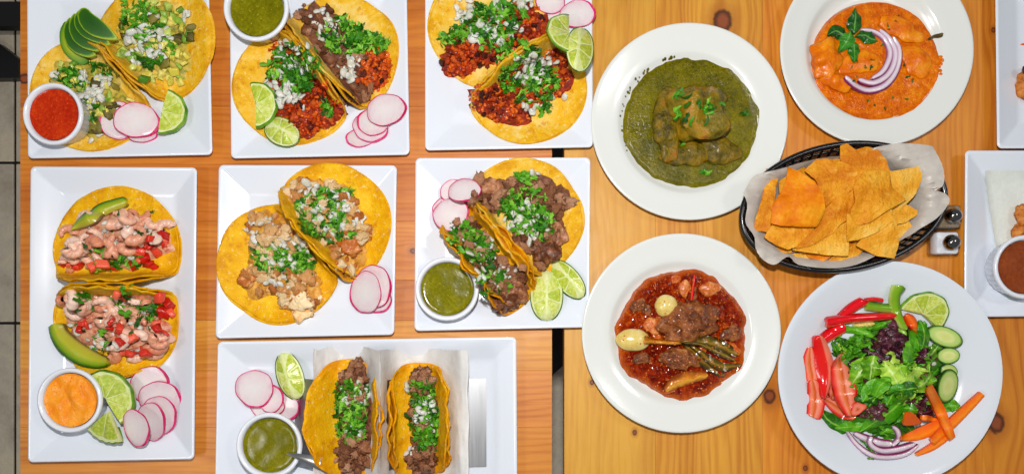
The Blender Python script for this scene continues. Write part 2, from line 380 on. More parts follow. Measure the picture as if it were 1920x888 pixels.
def glass():
    s = NT('clear_glass'); t = s.n('ShaderNodeBsdfTransparent'); t.inputs[0].default_value = (.985, .99, .99, 1)
    g = s.n('ShaderNodeBsdfGlossy'); g.inputs['Roughness'].default_value = .03
    lw = s.n('ShaderNodeLayerWeight'); lw.inputs[0].default_value = .35
    mx = s.n('ShaderNodeMixShader'); s.t.links.new(s.math('MULTIPLY_ADD', s.math('POWER', lw.outputs['Facing'], 2.5), .7, .05), mx.inputs[0])
    s.t.links.new(t.outputs[0], mx.inputs[1]); s.t.links.new(g.outputs[0], mx.inputs[2])
    s.t.links.new(mx.outputs[0], s.t.nodes['Material Output'].inputs[0]); return s.m
M['glass'] = glass()
M['salt'] = food('white_salt', [(226, 226, 230), (240, 240, 244)], 500, 2, 0.7, 0, 0.4, 900, 0.0005)
M['pepper'] = food('ground_pepper', [(110, 92, 72), (160, 140, 112)], 700, 2, 0.8, 0, 0.4, 900, 0.0005)

def wood(name, horizontal, tone, seed, knots=(), contrast=1.0):
    """varnished pine: grain runs along Y (or X), bent round knots"""
    s = NT(name)
    sep = s.n('ShaderNodeSeparateXYZ'); s.t.links.new(s.tc.outputs['Object'], sep.inputs[0])
    x, y = (sep.outputs[1], sep.outputs[0]) if horizontal else (sep.outputs[0], sep.outputs[1])
    x0 = x
    dark = None
    for (kx, ky, kr) in knots:
        dx = s.math('SUBTRACT', x0, kx * U); dy = s.math('SUBTRACT', y, ky * U)
        q = s.math('ADD', s.math('POWER', s.math('DIVIDE', dx, kr * 3.2 * U), 2.0), s.math('POWER', s.math('DIVIDE', dy, kr * 5.5 * U), 2.0))
        g = s.math('POWER', 2.718, s.math('MULTIPLY', q, -1.0))
        x = s.math('SUBTRACT', x, s.math('MULTIPLY', s.math('MULTIPLY', dx, g), 0.88))
        dd = s.math('SQRT', s.math('ADD', s.math('POWER', s.math('DIVIDE', dx, kr * U), 2.0), s.math('POWER', s.math('DIVIDE', dy, kr * 1.25 * U), 2.0)))
        dd = s.math('ADD', dd, s.math('MULTIPLY', s.math('SUBTRACT', s.noise(160, 3), 0.5), 0.5))
        dark = (dd, dark)
    cmb = s.n('ShaderNodeCombineXYZ')
    s.put(cmb.inputs[0], s.math('ADD', x, seed * 0.371)); s.put(cmb.inputs[1], s.math('MULTIPLY', y, 0.05)); cmb.inputs[2].default_value = seed * 1.7
    cm2 = s.n('ShaderNodeCombineXYZ')
    s.put(cm2.inputs[0], s.math('ADD', x, seed * 0.113)); s.put(cm2.inputs[1], s.math('MULTIPLY', y, 0.22)); cm2.inputs[2].default_value = seed
    big = s.noise(13, 2, 0.5, vec=cm2.outputs[0])
    broad = s.noise(26, 3, 0.55, vec=cmb.outputs[0], dist=0.3)
    fine = s.noise(420, 4, 0.7, vec=cmb.outputs[0])
    rings = s.math('SINE', s.math('MULTIPLY', s.math('ADD', s.math('ADD', x, s.math('MULTIPLY', big, 0.055)), s.math('MULTIPLY', broad, 0.05)), 640.0))
    rings = s.math('POWER', s.math('MULTIPLY_ADD', rings, 0.5, 0.5), 1.6)
    t = [lin([a * b for a, b in zip(tone, k)]) for k in ((0.88, 0.78, 0.62), (0.97, 0.93, 0.86), (1.04, 1.06, 1.08))]
    f = s.math('ADD', s.math('MULTIPLY', broad, 0.75), s.math('MULTIPLY', s.math('SUBTRACT', fine, 0.5), 0.35))
    f = s.math('SUBTRACT', s.math('ADD', f, 0.14), s.math('MULTIPLY', rings, 0.17 * contrast))
    c = s.ramp(f, [(0.22, t[0]), (0.42, t[1]), (0.62, t[2])])
    while dark:
        dd, dark = dark
        c = s.mix(s.maprange(dd, 2.8, 0.9, 0, 0.5), c, lin((150, 74, 22)))
        c = s.mix(s.maprange(dd, 1.25, 0.85, 0, 0.92), c, lin((66, 28, 14)))
        c = s.mix(s.maprange(dd, 0.85, 0.4, 0, 0.8), c, lin((150, 76, 40)))
    # little dents and dry scratches in the varnish
    sp = s.noise(95, 3, 0.75)
    c = s.mix(s.maprange(sp, 0.70, 0.78, 0, 0.4), c, lin([min(255, v * 1.12 + 12) for v in tone]))
    s.set(base=c, rough=s.math('MULTIPLY_ADD', s.noise(40, 3), 0.3, 0.30), spec=.4, coat=0.12, coatr=0.25)
    s.bump(s.math('ADD', fine, s.math('MULTIPLY', s.noise(22, 3), 1.5)), 0.12, 0.001)
    return s.m

def slate(name, seed):
    s = NT(name)
    cm = s.n('ShaderNodeVectorMath', operation='ADD'); s.t.links.new(s.tc.outputs['Object'], cm.inputs[0]); cm.inputs[1].default_value = (seed, seed * .7, 0)
    a = s.noise(5, 5, 0.6, vec=cm.outputs[0], dist=1.2); b = s.noise(26, 5, 0.65, vec=cm.outputs[0])
    f = s.math('ADD', s.math('MULTIPLY', a, 0.6), s.math('MULTIPLY', b, 0.4))
    s.set(base=s.ramp(f, [(0.3, lin((168, 152, 130))), (0.5, lin((206, 194, 172))), (0.7, lin((232, 212, 180)))]), rough=0.5)
    s.bump(f, 0.8, 0.012)
    return s.m

# ---------------------------------------------------------------- setting: floor and two tables
ZF = -1070.0
def box_mesh(x0, x1, y0, y1, z0, z1, bev=1.2):
    bm = bmesh.new(); bmesh.ops.create_cube(bm, size=1)
    for v in bm.verts:
        v.co = Vector(((x0 + x1) / 2 + v.co.x * (x1 - x0), (y0 + y1) / 2 + v.co.y * (y1 - y0), (z0 + z1) / 2 + v.co.z * (z1 - z0)))
    if bev: bmesh.ops.bevel(bm, geom=bm.edges[:], offset=bev, segments=2, profile=0.6, affect='EDGES')
    vs = [tuple(v.co) for v in bm.verts]; fs = [[v.index for v in f.verts] for f in bm.faces]
    bm.verts.index_update(); fs = [[v.index for v in f.verts] for f in bm.faces]
    bm.free(); return vs, fs

grout = simple('dark_grout', (26, 22, 20), 0.9)
vs = [(-6000, -6000, ZF - 6), (6000, -6000, ZF - 6), (6000, 6000, ZF - 6), (-6000, 6000, ZF - 6)]
floor = mobj('floor', vs, [[0, 1, 2, 3]], grout, loc=(0, 0, ZF - 6), smooth=False)
tag(floor, kind='structure')
slates = [slate('slate_tile_%s' % n, k * 3.1) for k, n in enumerate(('tan', 'grey', 'brown', 'warm'))]
TS = 525.0
yb = (CY - 305) * (HC - ZF) / HC
k = 0
for ix in range(-5, 6):
    for iy in range(-4, 4):
        xx0 = -1750 + 120 + ix * TS; yy0 = yb + iy * TS
        if not (-2300 < xx0 < 2300): continue
        v, f = box_mesh(xx0 + 4, xx0 + TS - 4, yy0 + 4, yy0 + TS - 4, ZF - 20, ZF, 3)
        mobj('floor_tile', v, f, slates[k % 4], parent=floor, loc=(xx0, yy0, ZF), smooth=False)
        k += 1 + (ix % 2)

TH = 42.0
def table(name, label, planks, horizontal, tone, group, lim, base):
    t = empty(name, ((lim[0] + lim[1]) / 2, (lim[2] + lim[3]) / 2, ZF), label, 'table', group)
    for k, p in enumerate(planks):
        a, b, tn, knots, con = p
        if horizontal: x0, x1, y0, y1 = lim[0], lim[1], a, b
        else: x0, x1, y0, y1 = a, b, lim[2], lim[3]
        v, f = box_mesh(x0, x1, y0, y1, -TH, 0, 0.45)
        cx_, cy_ = (x0 + x1) / 2, (y0 + y1) / 2
        kk = [((ky - cy_, kx - cx_, kr) if horizontal else (kx - cx_, ky - cy_, kr)) for kx, ky, kr in knots]
        m = wood('varnished_pine', horizontal, [min(250, c_ * q) for c_, q in zip(tone, tn)], len(M) + k * 1.3 + (5 if horizontal else 0), kk, con)
        mobj('plank', v, f, m, parent=t, loc=(cx_, cy_, 0), smooth=False)
    bx, by, br = base
    n = 48
    prof = [(br, 0), (br, 12), (br * .9, 20), (br * .2, 44), (50, 60), (50, -ZF - TH)]
    vs, fs = [], []
    for r_, z_ in prof:
        for j in range(n): vs.append((bx + r_ * math.cos(j * 2 * math.pi / n), by + r_ * math.sin(j * 2 * math.pi / n), ZF + z_))
    for i in range(len(prof) - 1):
        for j in range(n): fs.append([i * n + j, i * n + (j + 1) % n, (i + 1) * n + (j + 1) % n, (i + 1) * n + j])
    mobj('pedestal_base', vs, fs, M['blackmetal'], parent=t, smooth=False)
    return t
def wy(py): return CY - py
def wx(px): return px - CX
hs = [(-130, (0.96, .94, .9)), (-20, (0.99, .97, .95)), (90, (.96, .90, .85)), (200, (1.0, .98, .94)), (308, (.98, .93, .88)), (415, (1.02, 1.02, 1.02)), (525, (.98, .95, .92)),
      (600, (1.03, 1.13, 1.3)), (694, (1.05, 1.1, 1.45)), (800, (1.02, 1.07, 1.25)), (905, (1, 1, 1)), (1010, (1, 1, 1))]  # lower boards paler: flash glare near the bottom centre painted into their tone
pl = []
for i in range(len(hs) - 1):
    kn = [(wx(46), wy(148), 9)] if i == 2 else ([(wx(775), wy(470), 5)] if i == 5 else [])
    pl.append((wy(hs[i + 1][0]) + 0.12, wy(hs[i][0]) - 0.12, hs[i][1], kn, 0.9))
tl = table('wooden_table', 'varnished pine table under the taco plates with boards running crosswise', pl, True, (205, 126, 39), 'pine tables pushed together',
           (wx(38), wx(1035), wy(1010), wy(-130)), (wx(840) * 1.75, wy(460) * 1.75, 545))
vsx = [(1058, 1229, (.99, 1.1, 1.2), [(wx(1110), wy(716), 4), (wx(1190), wy(810), 4)], 0.5), (1229, 1430, (1.0, 1.07, 1.1), [(wx(1355), wy(40), 17)], 1.1),
       (1430, 1640, (1.02, .99, .93), [(wx(1443), wy(742), 11), (wx(1510), wy(877), 4)], 1.0), (1640, 1842, (1.0, .98, .92), [(wx(1700), wy(470), 5)], 0.9), (1842, 2080, (.98, .95, .85), [(wx(1868), wy(792), 15), (wx(1863), wy(57), 4)], 1.2)]
pl = [(wx(a) + 0.12, wx(b) - 0.12, t_, k_, c_) for a, b, t_, k_, c_ in vsx]
tr = table('wooden_table', 'varnished knotty pine table under the round plates with lengthwise boards', pl, False, (210, 137, 44), 'pine tables pushed together',
           (wx(1058), wx(2080), wy(1010), wy(-130)), (wx(1900) * 1.5, wy(300) * 1.75, 480))
# foot and crossbar of a neighbouring table at the left edge
nb = empty('table_base', (at(-60, 80, ZF)), 'black metal table foot and crossbar on the slate floor beyond the left table edge', 'table base')
def prism(poly, z0, z1):
    n = len(poly); vs = [(p[0], p[1], z0) for p in poly] + [(p[0], p[1], z1) for p in poly]
    return vs, [list(range(n))[::-1], [n + i for i in range(n)]] + [[i, (i + 1) % n, n + (i + 1) % n, n + i] for i in range(n)]
v, f = prism([tuple(at(px, py, ZF + 40)[:2]) for px, py in ((-110, 40), (-4, 80), (34, 110), (34, 146), (-110, 148))], ZF, ZF + 40)
mobj('foot', v, f, M['blackmetal'], parent=nb, smooth=False)
v, f = prism([tuple(at(px, py, ZF + 160)[:2]) for px, py in ((-260, 4), (70, 4), (70, 49), (-260, 49))], ZF + 120, ZF + 160)
mobj('crossbar', v, f, M['blackmetal'], parent=nb, smooth=False)

# ---------------------------------------------------------------- builders: plates, ramekins
def rquad(corners, inset, rad, z, nseg=6):
    """loop of points for a quad (world xy) inset and corner-rounded"""
    c = [Vector(p[:2]) for p in corners]
    n = 4; pts = []
    ins = []
    for i in range(n):
        p, a, b = c[i], c[i - 1], c[(i + 1) % n]
        d1 = (a - p).normalized(); d2 = (b - p).normalized()
        ins.append(p + (d1 + d2) * inset)
    for i in range(n):
        p, a, b = ins[i], ins[i - 1], ins[(i + 1) % n]
        d1 = (a - p).normalized(); d2 = (b - p).normalized()
        cc = p + (d1 + d2) * rad
        for k in range(nseg + 1):
            t = k / nseg * math.pi / 2
            q = cc - d2 * rad * math.cos(t) - d1 * rad * math.sin(t)
            pts.append((q.x, q.y, z))
        # side points with a slight outward sag of the side
        e0 = ins[i] + d2 * rad; e1 = b - d2 * rad
        for k in range(1, 6):
            s_ = k / 6
            q = e0.lerp(e1, s_)
            pts.append((q.x, q.y, z))
    return pts
def loops_mesh(loops, cap=True):
    vs, fs = [], []
    n = len(loops[0])
    for l in loops: vs += l
    for i in range(len(loops) - 1):
        for j in range(n):
            fs.append([i * n + j, i * n + (j + 1) % n, (i + 1) * n + (j + 1) % n, (i + 1) * n + j])
    if cap:
        last = loops[-1]; cx_ = sum(p[0] for p in last) / n; cy_ = sum(p[1] for p in last) / n
        vs.append((cx_, cy_, last[0][2])); b = (len(loops) - 1) * n; c_ = len(vs) - 1
        for j in range(n): fs.append([b + j, b + (j + 1) % n, c_])
        first = loops[0]; cx_ = sum(p[0] for p in first) / n; cy_ = sum(p[1] for p in first) / n
        vs.append((cx_, cy_, first[0][2])); c_ = len(vs) - 1
        for j in range(n): fs.append([(j + 1) % n, j, c_])
    return vs, fs
def square_plate(quad, label, rimw=52, zr=26, group='white rectangular plates'):
    global CUR
    cs = [at(px, py, zr) for px, py in quad]   # clockwise in image from top-left
    cs = [cs[0], cs[3], cs[2], cs[1]]          # counter-clockwise in world
    L = []
    for ins, rad, z in ((62, 6, 0), (58, 8, 0), (22, 9, zr * .55), (4, 9, zr - 4), (0.6, 9, zr - 2.2), (0, 9, zr - 0.8), (1.0, 9, zr + 0.6), (3.2, 8, zr + 1), (5.5, 7, zr + .2), (9, 5.5, zr - 1.6),
                        (rimw * .5, 4, zr * .62 + 2), (rimw - 6, 3, 9.4), (rimw - 1, 3, 7.6), (rimw + 3, 4, 6.8), (rimw + 9, 6, 6.4), (rimw + 30, 8, 6.2)):
        L.append(rquad(cs, ins, rad, z))
    vs, fs = loops_mesh(L)
    o = mobj('square_plate', vs, fs, M['square'], smooth=True)
    tag(o, label, 'plate', group)
    CUR = []; surf(vs, fs)
    return o
def lathe(prof, cx_, cy_, n=72, sx=1.0, sy=1.0, rot=0.0, wob=0.0, flute=None):
    vs, fs = [], []
    ca, sa = math.cos(rot), math.sin(rot)
    for i, (r_, z_) in enumerate(prof):
        for j in range(n):
            a = j * 2 * math.pi / n
            rr = r_
            if flute and i in flute[0]: rr *= 1 + flute[1] * (0.5 + 0.5 * math.cos(a * flute[2]))
            x, y = rr * sx * math.cos(a), rr * sy * math.sin(a)
            vs.append((cx_ + x * ca - y * sa, cy_ + x * sa + y * ca, z_))
    for i in range(len(prof) - 1):
        for j in range(n): fs.append([i * n + j, i * n + (j + 1) % n, (i + 1) * n + (j + 1) % n, (i + 1) * n + j])
    for i, rev in ((0, True), (len(prof) - 1, False)):
        vs.append((cx_, cy_, prof[i][1])); c_ = len(vs) - 1
        for j in range(n):
            a, b = i * n + j, i * n + (j + 1) % n
            fs.append([b, a, c_] if rev else [a, b, c_])
    return vs, fs
def round_plate(px, py, r_px, mat, label, prof, zr, name='round_plate', group='white round plates'):
    global CUR
    f = (HC - zr) / HC; r = r_px * f; c = at(px, py, zr)
    vs, fs = lathe([(a * r, z) for a, z in prof], c.x, c.y, 96)
    o = mobj(name, vs, fs, mat, loc=(c.x, c.y, 0)); tag(o, label, 'plate', group)
    CUR = []; surf(vs, fs)
    return o, c, r
RIMPROF = [(0.58, 0), (0.60, 0), (0.62, 3), (0.97, 24), (0.995, 27.5), (1.0, 29.5), (0.995, 31), (0.98, 31.4), (0.955, 29.8), (0.80, 25), (0.735, 22.6), (0.71, 20.6), (0.68, 15), (0.62, 8.5), (0.56, 7), (0.3, 7)]
COUPE = [(0.5, 0), (0.52, 0), (0.54, 3), (0.95, 31), (0.995, 36.5), (1.0, 38.5), (0.995, 40), (0.98, 40), (0.93, 36.5), (0.82, 27), (0.74, 20.5), (0.70, 16.5), (0.66, 11), (0.58, 8), (0.3, 7)]

def tilt_pts(vs, c, q):
    c = Vector(c); return [tuple(c + q @ (Vector(v) - c)) for v in vs]
def ramekin(px, py, r_px, label, smat, sname, slabel, zb=8, tilt=(0, 0), level=9, h=50):
    zt = zb + h
    f = (HC - zt) / HC; r = r_px * f; c = at(px, py, zt)
    prof = [(0.74 * r, zb), (0.78 * r, zb + 1), (0.80 * r, zb + 4), (0.83 * r, zb + 8), (0.90 * r, zt - 13), (0.93 * r, zt - 11), (0.985 * r, zt - 9), (1.0 * r, zt - 5), (0.99 * r, zt - 1.5), (0.955 * r, zt), (0.90 * r, zt - .6), (0.86 * r, zt - 3), (0.835 * r, zt - 8), (0.79 * r, zt - 26), (0.74 * r, zb + 6), (0.6 * r, zb + 5)]
    vs, fs = lathe(prof, c.x, c.y, 120, flute=((3, 4), 0.022, 30))
    q = Quaternion((1, 0, 0), math.radians(tilt[0])) @ Quaternion((0, 1, 0), math.radians(tilt[1]))
    piv = (c.x, c.y, zt)
    vs = tilt_pts(vs, piv, q)
    o = mobj('ramekin', vs, fs, M['ramekin'], loc=(c.x, c.y, zb)); tag(o, label, 'ramekin', 'white sauce ramekins')
    surf(vs, fs)
    zs = zt - level; ri = 0.83 * r * (1 - 0.0015 * level)
    vv, ff = [], []
    NR, NA = 16, 64
    for i in range(NR + 1):
        rr = ri * i / NR
        for j in range(NA):
            a = j * 2 * math.pi / NA; x, y = rr * math.cos(a), rr * math.sin(a)
            z = zs + (1.4 if i == NR else 0.3 if i == NR - 1 else 0)
            if sname == 'chipotle_crema' and i < NR:
                z += 4.0 * nz(x * .045, y * .045, 3.3) * (1 - (i / NR) ** 3) + 1.5 * math.sin(x * .13 + y * .09 + 2 * nz(x * .04, y * .04))
            else: z += 0.5 * nz(x * .05 + px, y * .05)
            vv.append((c.x + x, c.y + y, z))
    for i in range(NR):
        for j in range(NA): ff.append([i * NA + j, (i + 1) * NA + j, (i + 1) * NA + (j + 1) % NA, i * NA + (j + 1) % NA])
    vv = tilt_pts(vv, piv, q)
    s = mobj(sname, vv, ff, smat); tag(s, slabel, 'sauce')
    surf(vv, ff)
    return o

# ---------------------------------------------------------------- builders: food
def rest(px, py, rx, ry, rot=0.0, lift=0.5, k=0.7):
    """plane the thing lies on: z = a + b x + c y through what is under it"""
    P = []
    for rr in (0, k * .6, k, min(.95, k * 1.3)):
        for j in range(8 if rr else 1):
            a = j * math.pi / 4
            x, y = rr * rx * math.cos(a), rr * ry * math.sin(a)
            l, n = hit(px + x * math.cos(rot) - y * math.sin(rot), py - (x * math.sin(rot) + y * math.cos(rot)))
            P.append(l)
    m = sum((p for p in P), Vector()) / len(P)
    sxx = sum((p.x - m.x) ** 2 for p in P); syy = sum((p.y - m.y) ** 2 for p in P); sxy = sum((p.x - m.x) * (p.y - m.y) for p in P)
    sxz = sum((p.x - m.x) * (p.z - m.z) for p in P); syz = sum((p.y - m.y) * (p.z - m.z) for p in P)
    D = sxx * syy - sxy * sxy + 1e-6
    b = (sxz * syy - syz * sxy) / D; c = (syz * sxx - sxz * sxy) / D
    b = max(-0.5, min(0.5, b)); c = max(-0.5, min(0.5, c))
    res = max(p.z - (m.z + b * (p.x - m.x) + c * (p.y - m.y)) for p in P)
    z0 = m.z + lift + res * 0.95
    return m, (lambda x, y: z0 + b * (x - m.x) + c * (y - m.y)), z0

def slab(outline, ztop, thick, rings=4, round_=0.5, lastr=0.965):
    """closed sheet from a world xy outline; returns verts, faces, rim attribute (0 centre .. 1 edge)"""
    n = len(outline); cx_ = sum(p[0] for p in outline) / n; cy_ = sum(p[1] for p in outline) / n
    vs, fs, at_ = [], [], []
    fr = [i / rings for i in range(1, rings + 1)]
    def ring(s_, dz):
        for p in outline:
            x, y = cx_ + (p[0] - cx_) * s_, cy_ + (p[1] - cy_) * s_
            vs.append((x, y, ztop(x, y) + dz))
    vs.append((cx_, cy_, ztop(cx_, cy_))); at_.append(0.0)
    for s_ in fr[:-1] + [lastr]: ring(s_, 0.0); at_.extend([s_] * n)
    ring(1.0, -thick * round_); at_.extend([1.0] * n)
    ring(max(.97, lastr), -thick); at_.extend([1.0] * n)
    nr = rings + 2
    vs.append((cx_, cy_, ztop(cx_, cy_) - thick)); at_.append(0.5); cb = len(vs) - 1
    for j in range(n): fs.append([0, 1 + j, 1 + (j + 1) % n])
    for i in range(nr - 1):
        for j in range(n):
            a = 1 + i * n + j; b = 1 + i * n + (j + 1) % n
            fs.append([a, a + n, b + n, b])
    for j in range(n):
        a = 1 + (nr - 1) * n + j; b = 1 + (nr - 1) * n + (j + 1) % n
        fs.append([b, a, cb])
    if sum(outline[i][0] * outline[(i + 1) % n][1] - outline[(i + 1) % n][0] * outline[i][1] for i in range(n)) < 0:
        fs = [f[::-1] for f in fs]
    return vs, fs, at_
def smooth_poly(pts, it=2):
    for _ in range(it):
        q = []
        for i in range(len(pts)):
            a, b = pts[i], pts[(i + 1) % len(pts)]
            q.append((a[0] * .8 + b[0] * .2, a[1] * .8 + b[1] * .2)); q.append((a[0] * .2 + b[0] * .8, a[1] * .2 + b[1] * .8))
        pts = q
    return pts

def radish(px, py, rx, ry, label, rot=0.0, bend=2.0, side=None):
    m, zf, z0 = rest(px, py, rx, ry, rot, lift=3.0)
    ph = R.random() * 6
    out = []
    for j in range(36):
        a = j * 2 * math.pi / 36
        k_ = 1 + 0.035 * math.sin(2 * a + ph) + 0.03 * math.sin(3 * a + ph * 2) + 0.014 * math.sin(7 * a + ph)
        x, y = rx * k_ * math.cos(a), ry * k_ * math.sin(a)
        w_ = at(px + x * math.cos(rot) - y * math.sin(rot), py - x * math.sin(rot) - y * math.cos(rot), z0)
        out.append((w_.x, w_.y))
    bx = R.uniform(-1, 1); by = R.uniform(-1, 1)
    zt = lambda x, y: zf(x, y) + bend * (((x - m.x) * bx + (y - m.y) * by) / rx) ** 2 * 0.8
    vs, fs, ra = slab(out, zt, 3.0, 4)
    o = mobj('radish_slice', vs, fs, M['radish'], attr={'rim': ra})
    tag(o, label, 'radish slice', 'thin radish slices')
    surf(vs, fs)
    # peel: thin band round the edge, thicker on one side
    n = len(out); pv, pf = [], []
    cx_ = sum(p[0] for p in out) / n; cy_ = sum(p[1] for p in out) / n
    pa = R.random() * 6.28 if side is None else math.radians(side)
    for j, p in enumerate(out):
        a = math.atan2(p[1] - cy_, p[0] - cx_)
        wdt = .5 + 2.9 * max(0, math.cos(a - pa)) ** 3 + .5 * math.sin(3 * a + ph)
        d = math.hypot(p[0] - cx_, p[1] - cy_)
        for s_, dz in ((1 + 0.5 / d, -3.6), (1 + 1.0 / d, -1.2), (1 + 0.3 / d, 0.55), (1 - wdt / d, 0.45), (1 - (wdt + .3) / d, -0.6)):
            x, y = cx_ + (p[0] - cx_) * s_, cy_ + (p[1] - cy_) * s_
            pv.append((x, y, zt(x, y) + dz))
    for j in range(n):
        for k_ in range(4):
            a = j * 5 + k_; b = ((j + 1) % n) * 5 + k_
            pf.append([a, b, b + 1, a + 1])
    mobj('peel', pv, pf, M['radpeel'], parent=o)
    return o

def lime_round(px, py, r, mid, span, label, thick=20, sq=1.0, segs=None):
    """piece of lime lying with a cut face up: pulp segments, pith, peel on the arc"""
    mid = math.radians(mid); span = math.radians(span)
    mx, my = px + math.cos(mid) * r * .35, py - math.sin(mid) * r * .35
    m, zf, z0 = rest(mx, my, r * .7, r * .7, lift=thick)
    c = at(px, py, z0); r = r * (HC - z0) / HC
    N_ = 26; a0 = mid - span / 2
    def P(a, rr): return (c.x + math.cos(a) * rr, c.y + math.sin(a) * rr * sq)
    arc = [P(a0 + span * j / N_, r * (1 + 0.015 * math.sin(j * 1.3))) for j in range(N_ + 1)]
    out = arc + ([P(mid, r * 0.02)] if span < 5.5 else [])
    root = empty('lime_wedge', (c.x, c.y, z0 - thick), label, 'lime', 'lime pieces on the plates')
    vs, fs, ra = slab(out, zf, thick * .8, 3, 0.4)
    mobj('pith', vs, fs, M['pith'], parent=root, attr={'rim': ra}); surf(vs, fs)
    # peel on the arc
    pv, pf = [], []
    K = ((r - 1.2, .55), (r + 1.2, -0.6), (r + 2.6, -thick * .3), (r * .98, -thick * .62), (r * .82, -thick * .95), (r * .55, -thick * 1.05))
    for j in range(N_ + 1):
        a = a0 + span * j / N_
        for rr, dz in K:
            x, y = P(a, rr * (1 + 0.015 * math.sin(j * 1.3))); pv.append((x, y, zf(x, y) + dz))
    n = len(K)
    for j in range(N_):
        for k_ in range(n - 1): pf.append([j * n + k_, j * n + k_ + 1, (j + 1) * n + k_ + 1, (j + 1) * n + k_])
    mobj('peel', pv, pf, M['peel'], parent=root)
    ns = segs or max(2, round(span / 0.72))
    for k_ in range(ns):
        b0 = a0 + span * k_ / ns + 0.012; b1 = a0 + span * (k_ + 1) / ns - 0.012
        poly = [P((b0 + b1) / 2, r * .06)] + [P(b0 + (b1 - b0) * t / 5, r * (.87 + (.02 if 0 < t < 5 else -.03))) for t in range(6)]
        sv, sf, sr = slab(poly, lambda x, y: zf(x, y) + 1.0, 2.2, 2, .5)
        mobj('segment', sv, sf, M['pulp'], parent=root)
    return root

def lime_wedge(px, py, a, b, rot, label, h=0.75, ridge=0.15):
    """lengthwise wedge lying on its peel: two cut faces meeting at a ridge"""
    rot = math.radians(rot)
    m, zf, z0 = rest(px, py, a * .7, b * .7, rot, lift=1.0)
    H = b * h; zc = z0 + H
    f = (HC - zc) / HC; a *= f; b *= f
    c = at(px, py, zc * .6 + z0 * .4)
    ca, sa = math.cos(rot), math.sin(rot)
    tx = (zf(m.x + 10, m.y) - zf(m.x, m.y)) / 10; ty = (zf(m.x, m.y + 10) - zf(m.x, m.y)) / 10
    def W(u, v, z):
        x, y = u * ca - v * sa, u * sa + v * ca
        return (c.x + x, c.y + y, z0 + z + tx * x + ty * y)
    def top(u, v):   # v -1..1 across the width at this u
        e = math.sqrt(max(0, 1 - (u / a) ** 2))
        rg = ridge * b
        t = (v * b * e - rg) / (b * e - rg + 1e-6) if v * b * e > rg else (rg - v * b * e) / (b * e + rg + 1e-6)
        return e, H * (0.42 + 0.58 * e) * (1 - 0.55 * max(0, min(1, t)))
    root = empty('lime_wedge', (c.x, c.y, z0), label, 'lime', 'lime pieces on the plates')
    NU, NV = 20, 12
    vs, fs = [], []
    for i in range(NU + 1):
        u = -a * math.cos(math.pi * i / NU) * .995
        for j in range(NV + 1):
            v = -1 + 2 * j / NV; e, z = top(u, v)
            vs.append(W(u, v * b * e, z))
    for i in range(NU):
        for j in range(NV):
            q = i * (NV + 1) + j; fs.append([q, q + NV + 1, q + NV + 2, q + 1])
    mobj('pith', vs, fs, M['pith'], parent=root); surf(vs, fs)
    pv, pf = [], []
    for i in range(NU + 1):
        u = -a * math.cos(math.pi * i / NU)
        e, zt_ = top(u * .995, 1.0); e2, zt2 = top(u * .995, -1.0)
        for j in range(11):
            t = j / 10; an = math.pi * t
            vv = math.cos(an); dep = math.sin(an)
            zz = (zt2 + (zt_ - zt2) * (vv * .5 + .5)) * (1 - dep)
            pv.append(W(u * 1.02, vv * (b * e + 1.6), zz + (0.8 if j in (0, 10) else 0)))
    for i in range(NU):
        for j in range(10):
            q = i * 11 + j; pf.append([q, q + 1, q + 12, q + 11])
    mobj('peel', pv, pf, M['peel'], parent=root)
    for sgn in (-1, 1):
        for k_ in range(3):
            u0 = -a * .92 + 2 * a * .92 * k_ / 3 + a * .03; u1 = -a * .92 + 2 * a * .92 * (k_ + 1) / 3 - a * .03
            poly = []
            def edge(u): 
                e = math.sqrt(max(0, 1 - (u / a) ** 2)); return b * e * .86
            base_u = (u0 + u1) * .5 * .45
            bw = a * .22
            pts = [(base_u * .9 - bw * .5, ridge * b + sgn * 2.2), (base_u * .9 + bw * .5, ridge * b + sgn * 2.2)]
            for t in range(5, -1, -1):
                u = u0 + (u1 - u0) * t / 5; pts.append((u, sgn * edge(u)))
            if any(sgn * (p[1] - ridge * b) < 0 for p in pts): pts = [(p[0], p[1] if sgn * (p[1] - ridge * b) > 1 else ridge * b + sgn * 1) for p in pts]
            poly = smooth_poly(pts, 1)
            n_ = len(poly); cu = sum(p[0] for p in poly) / n_; cv = sum(p[1] for p in poly) / n_
            sv, sf = [], []
            def TP(u, v, dz):
                e = math.sqrt(max(1e-4, 1 - (u / a) ** 2)); _, z = top(u, v / (b * e)); return W(u, v, z + dz)
            sv.append(TP(cu, cv, 1.6))
            for p in poly: sv.append(TP(cu + (p[0] - cu) * .6, cv + (p[1] - cv) * .6, 1.5))
            for p in poly: sv.append(TP(cu + (p[0] - cu) * .95, cv + (p[1] - cv) * .95, 0.9))
            for p in poly: sv.append(TP(p[0], p[1], -0.4))
            for j in range(n_):
                j2 = (j + 1) % n_
                sf.append([0, 1 + j, 1 + j2]); sf.append([1 + j, 1 + n_ + j, 1 + n_ + j2, 1 + j2]); sf.append([1 + n_ + j, 1 + 2 * n_ + j, 1 + 2 * n_ + j2, 1 + n_ + j2])
            mobj('segment', sv, sf, M['pulp'], parent=root)
    return root

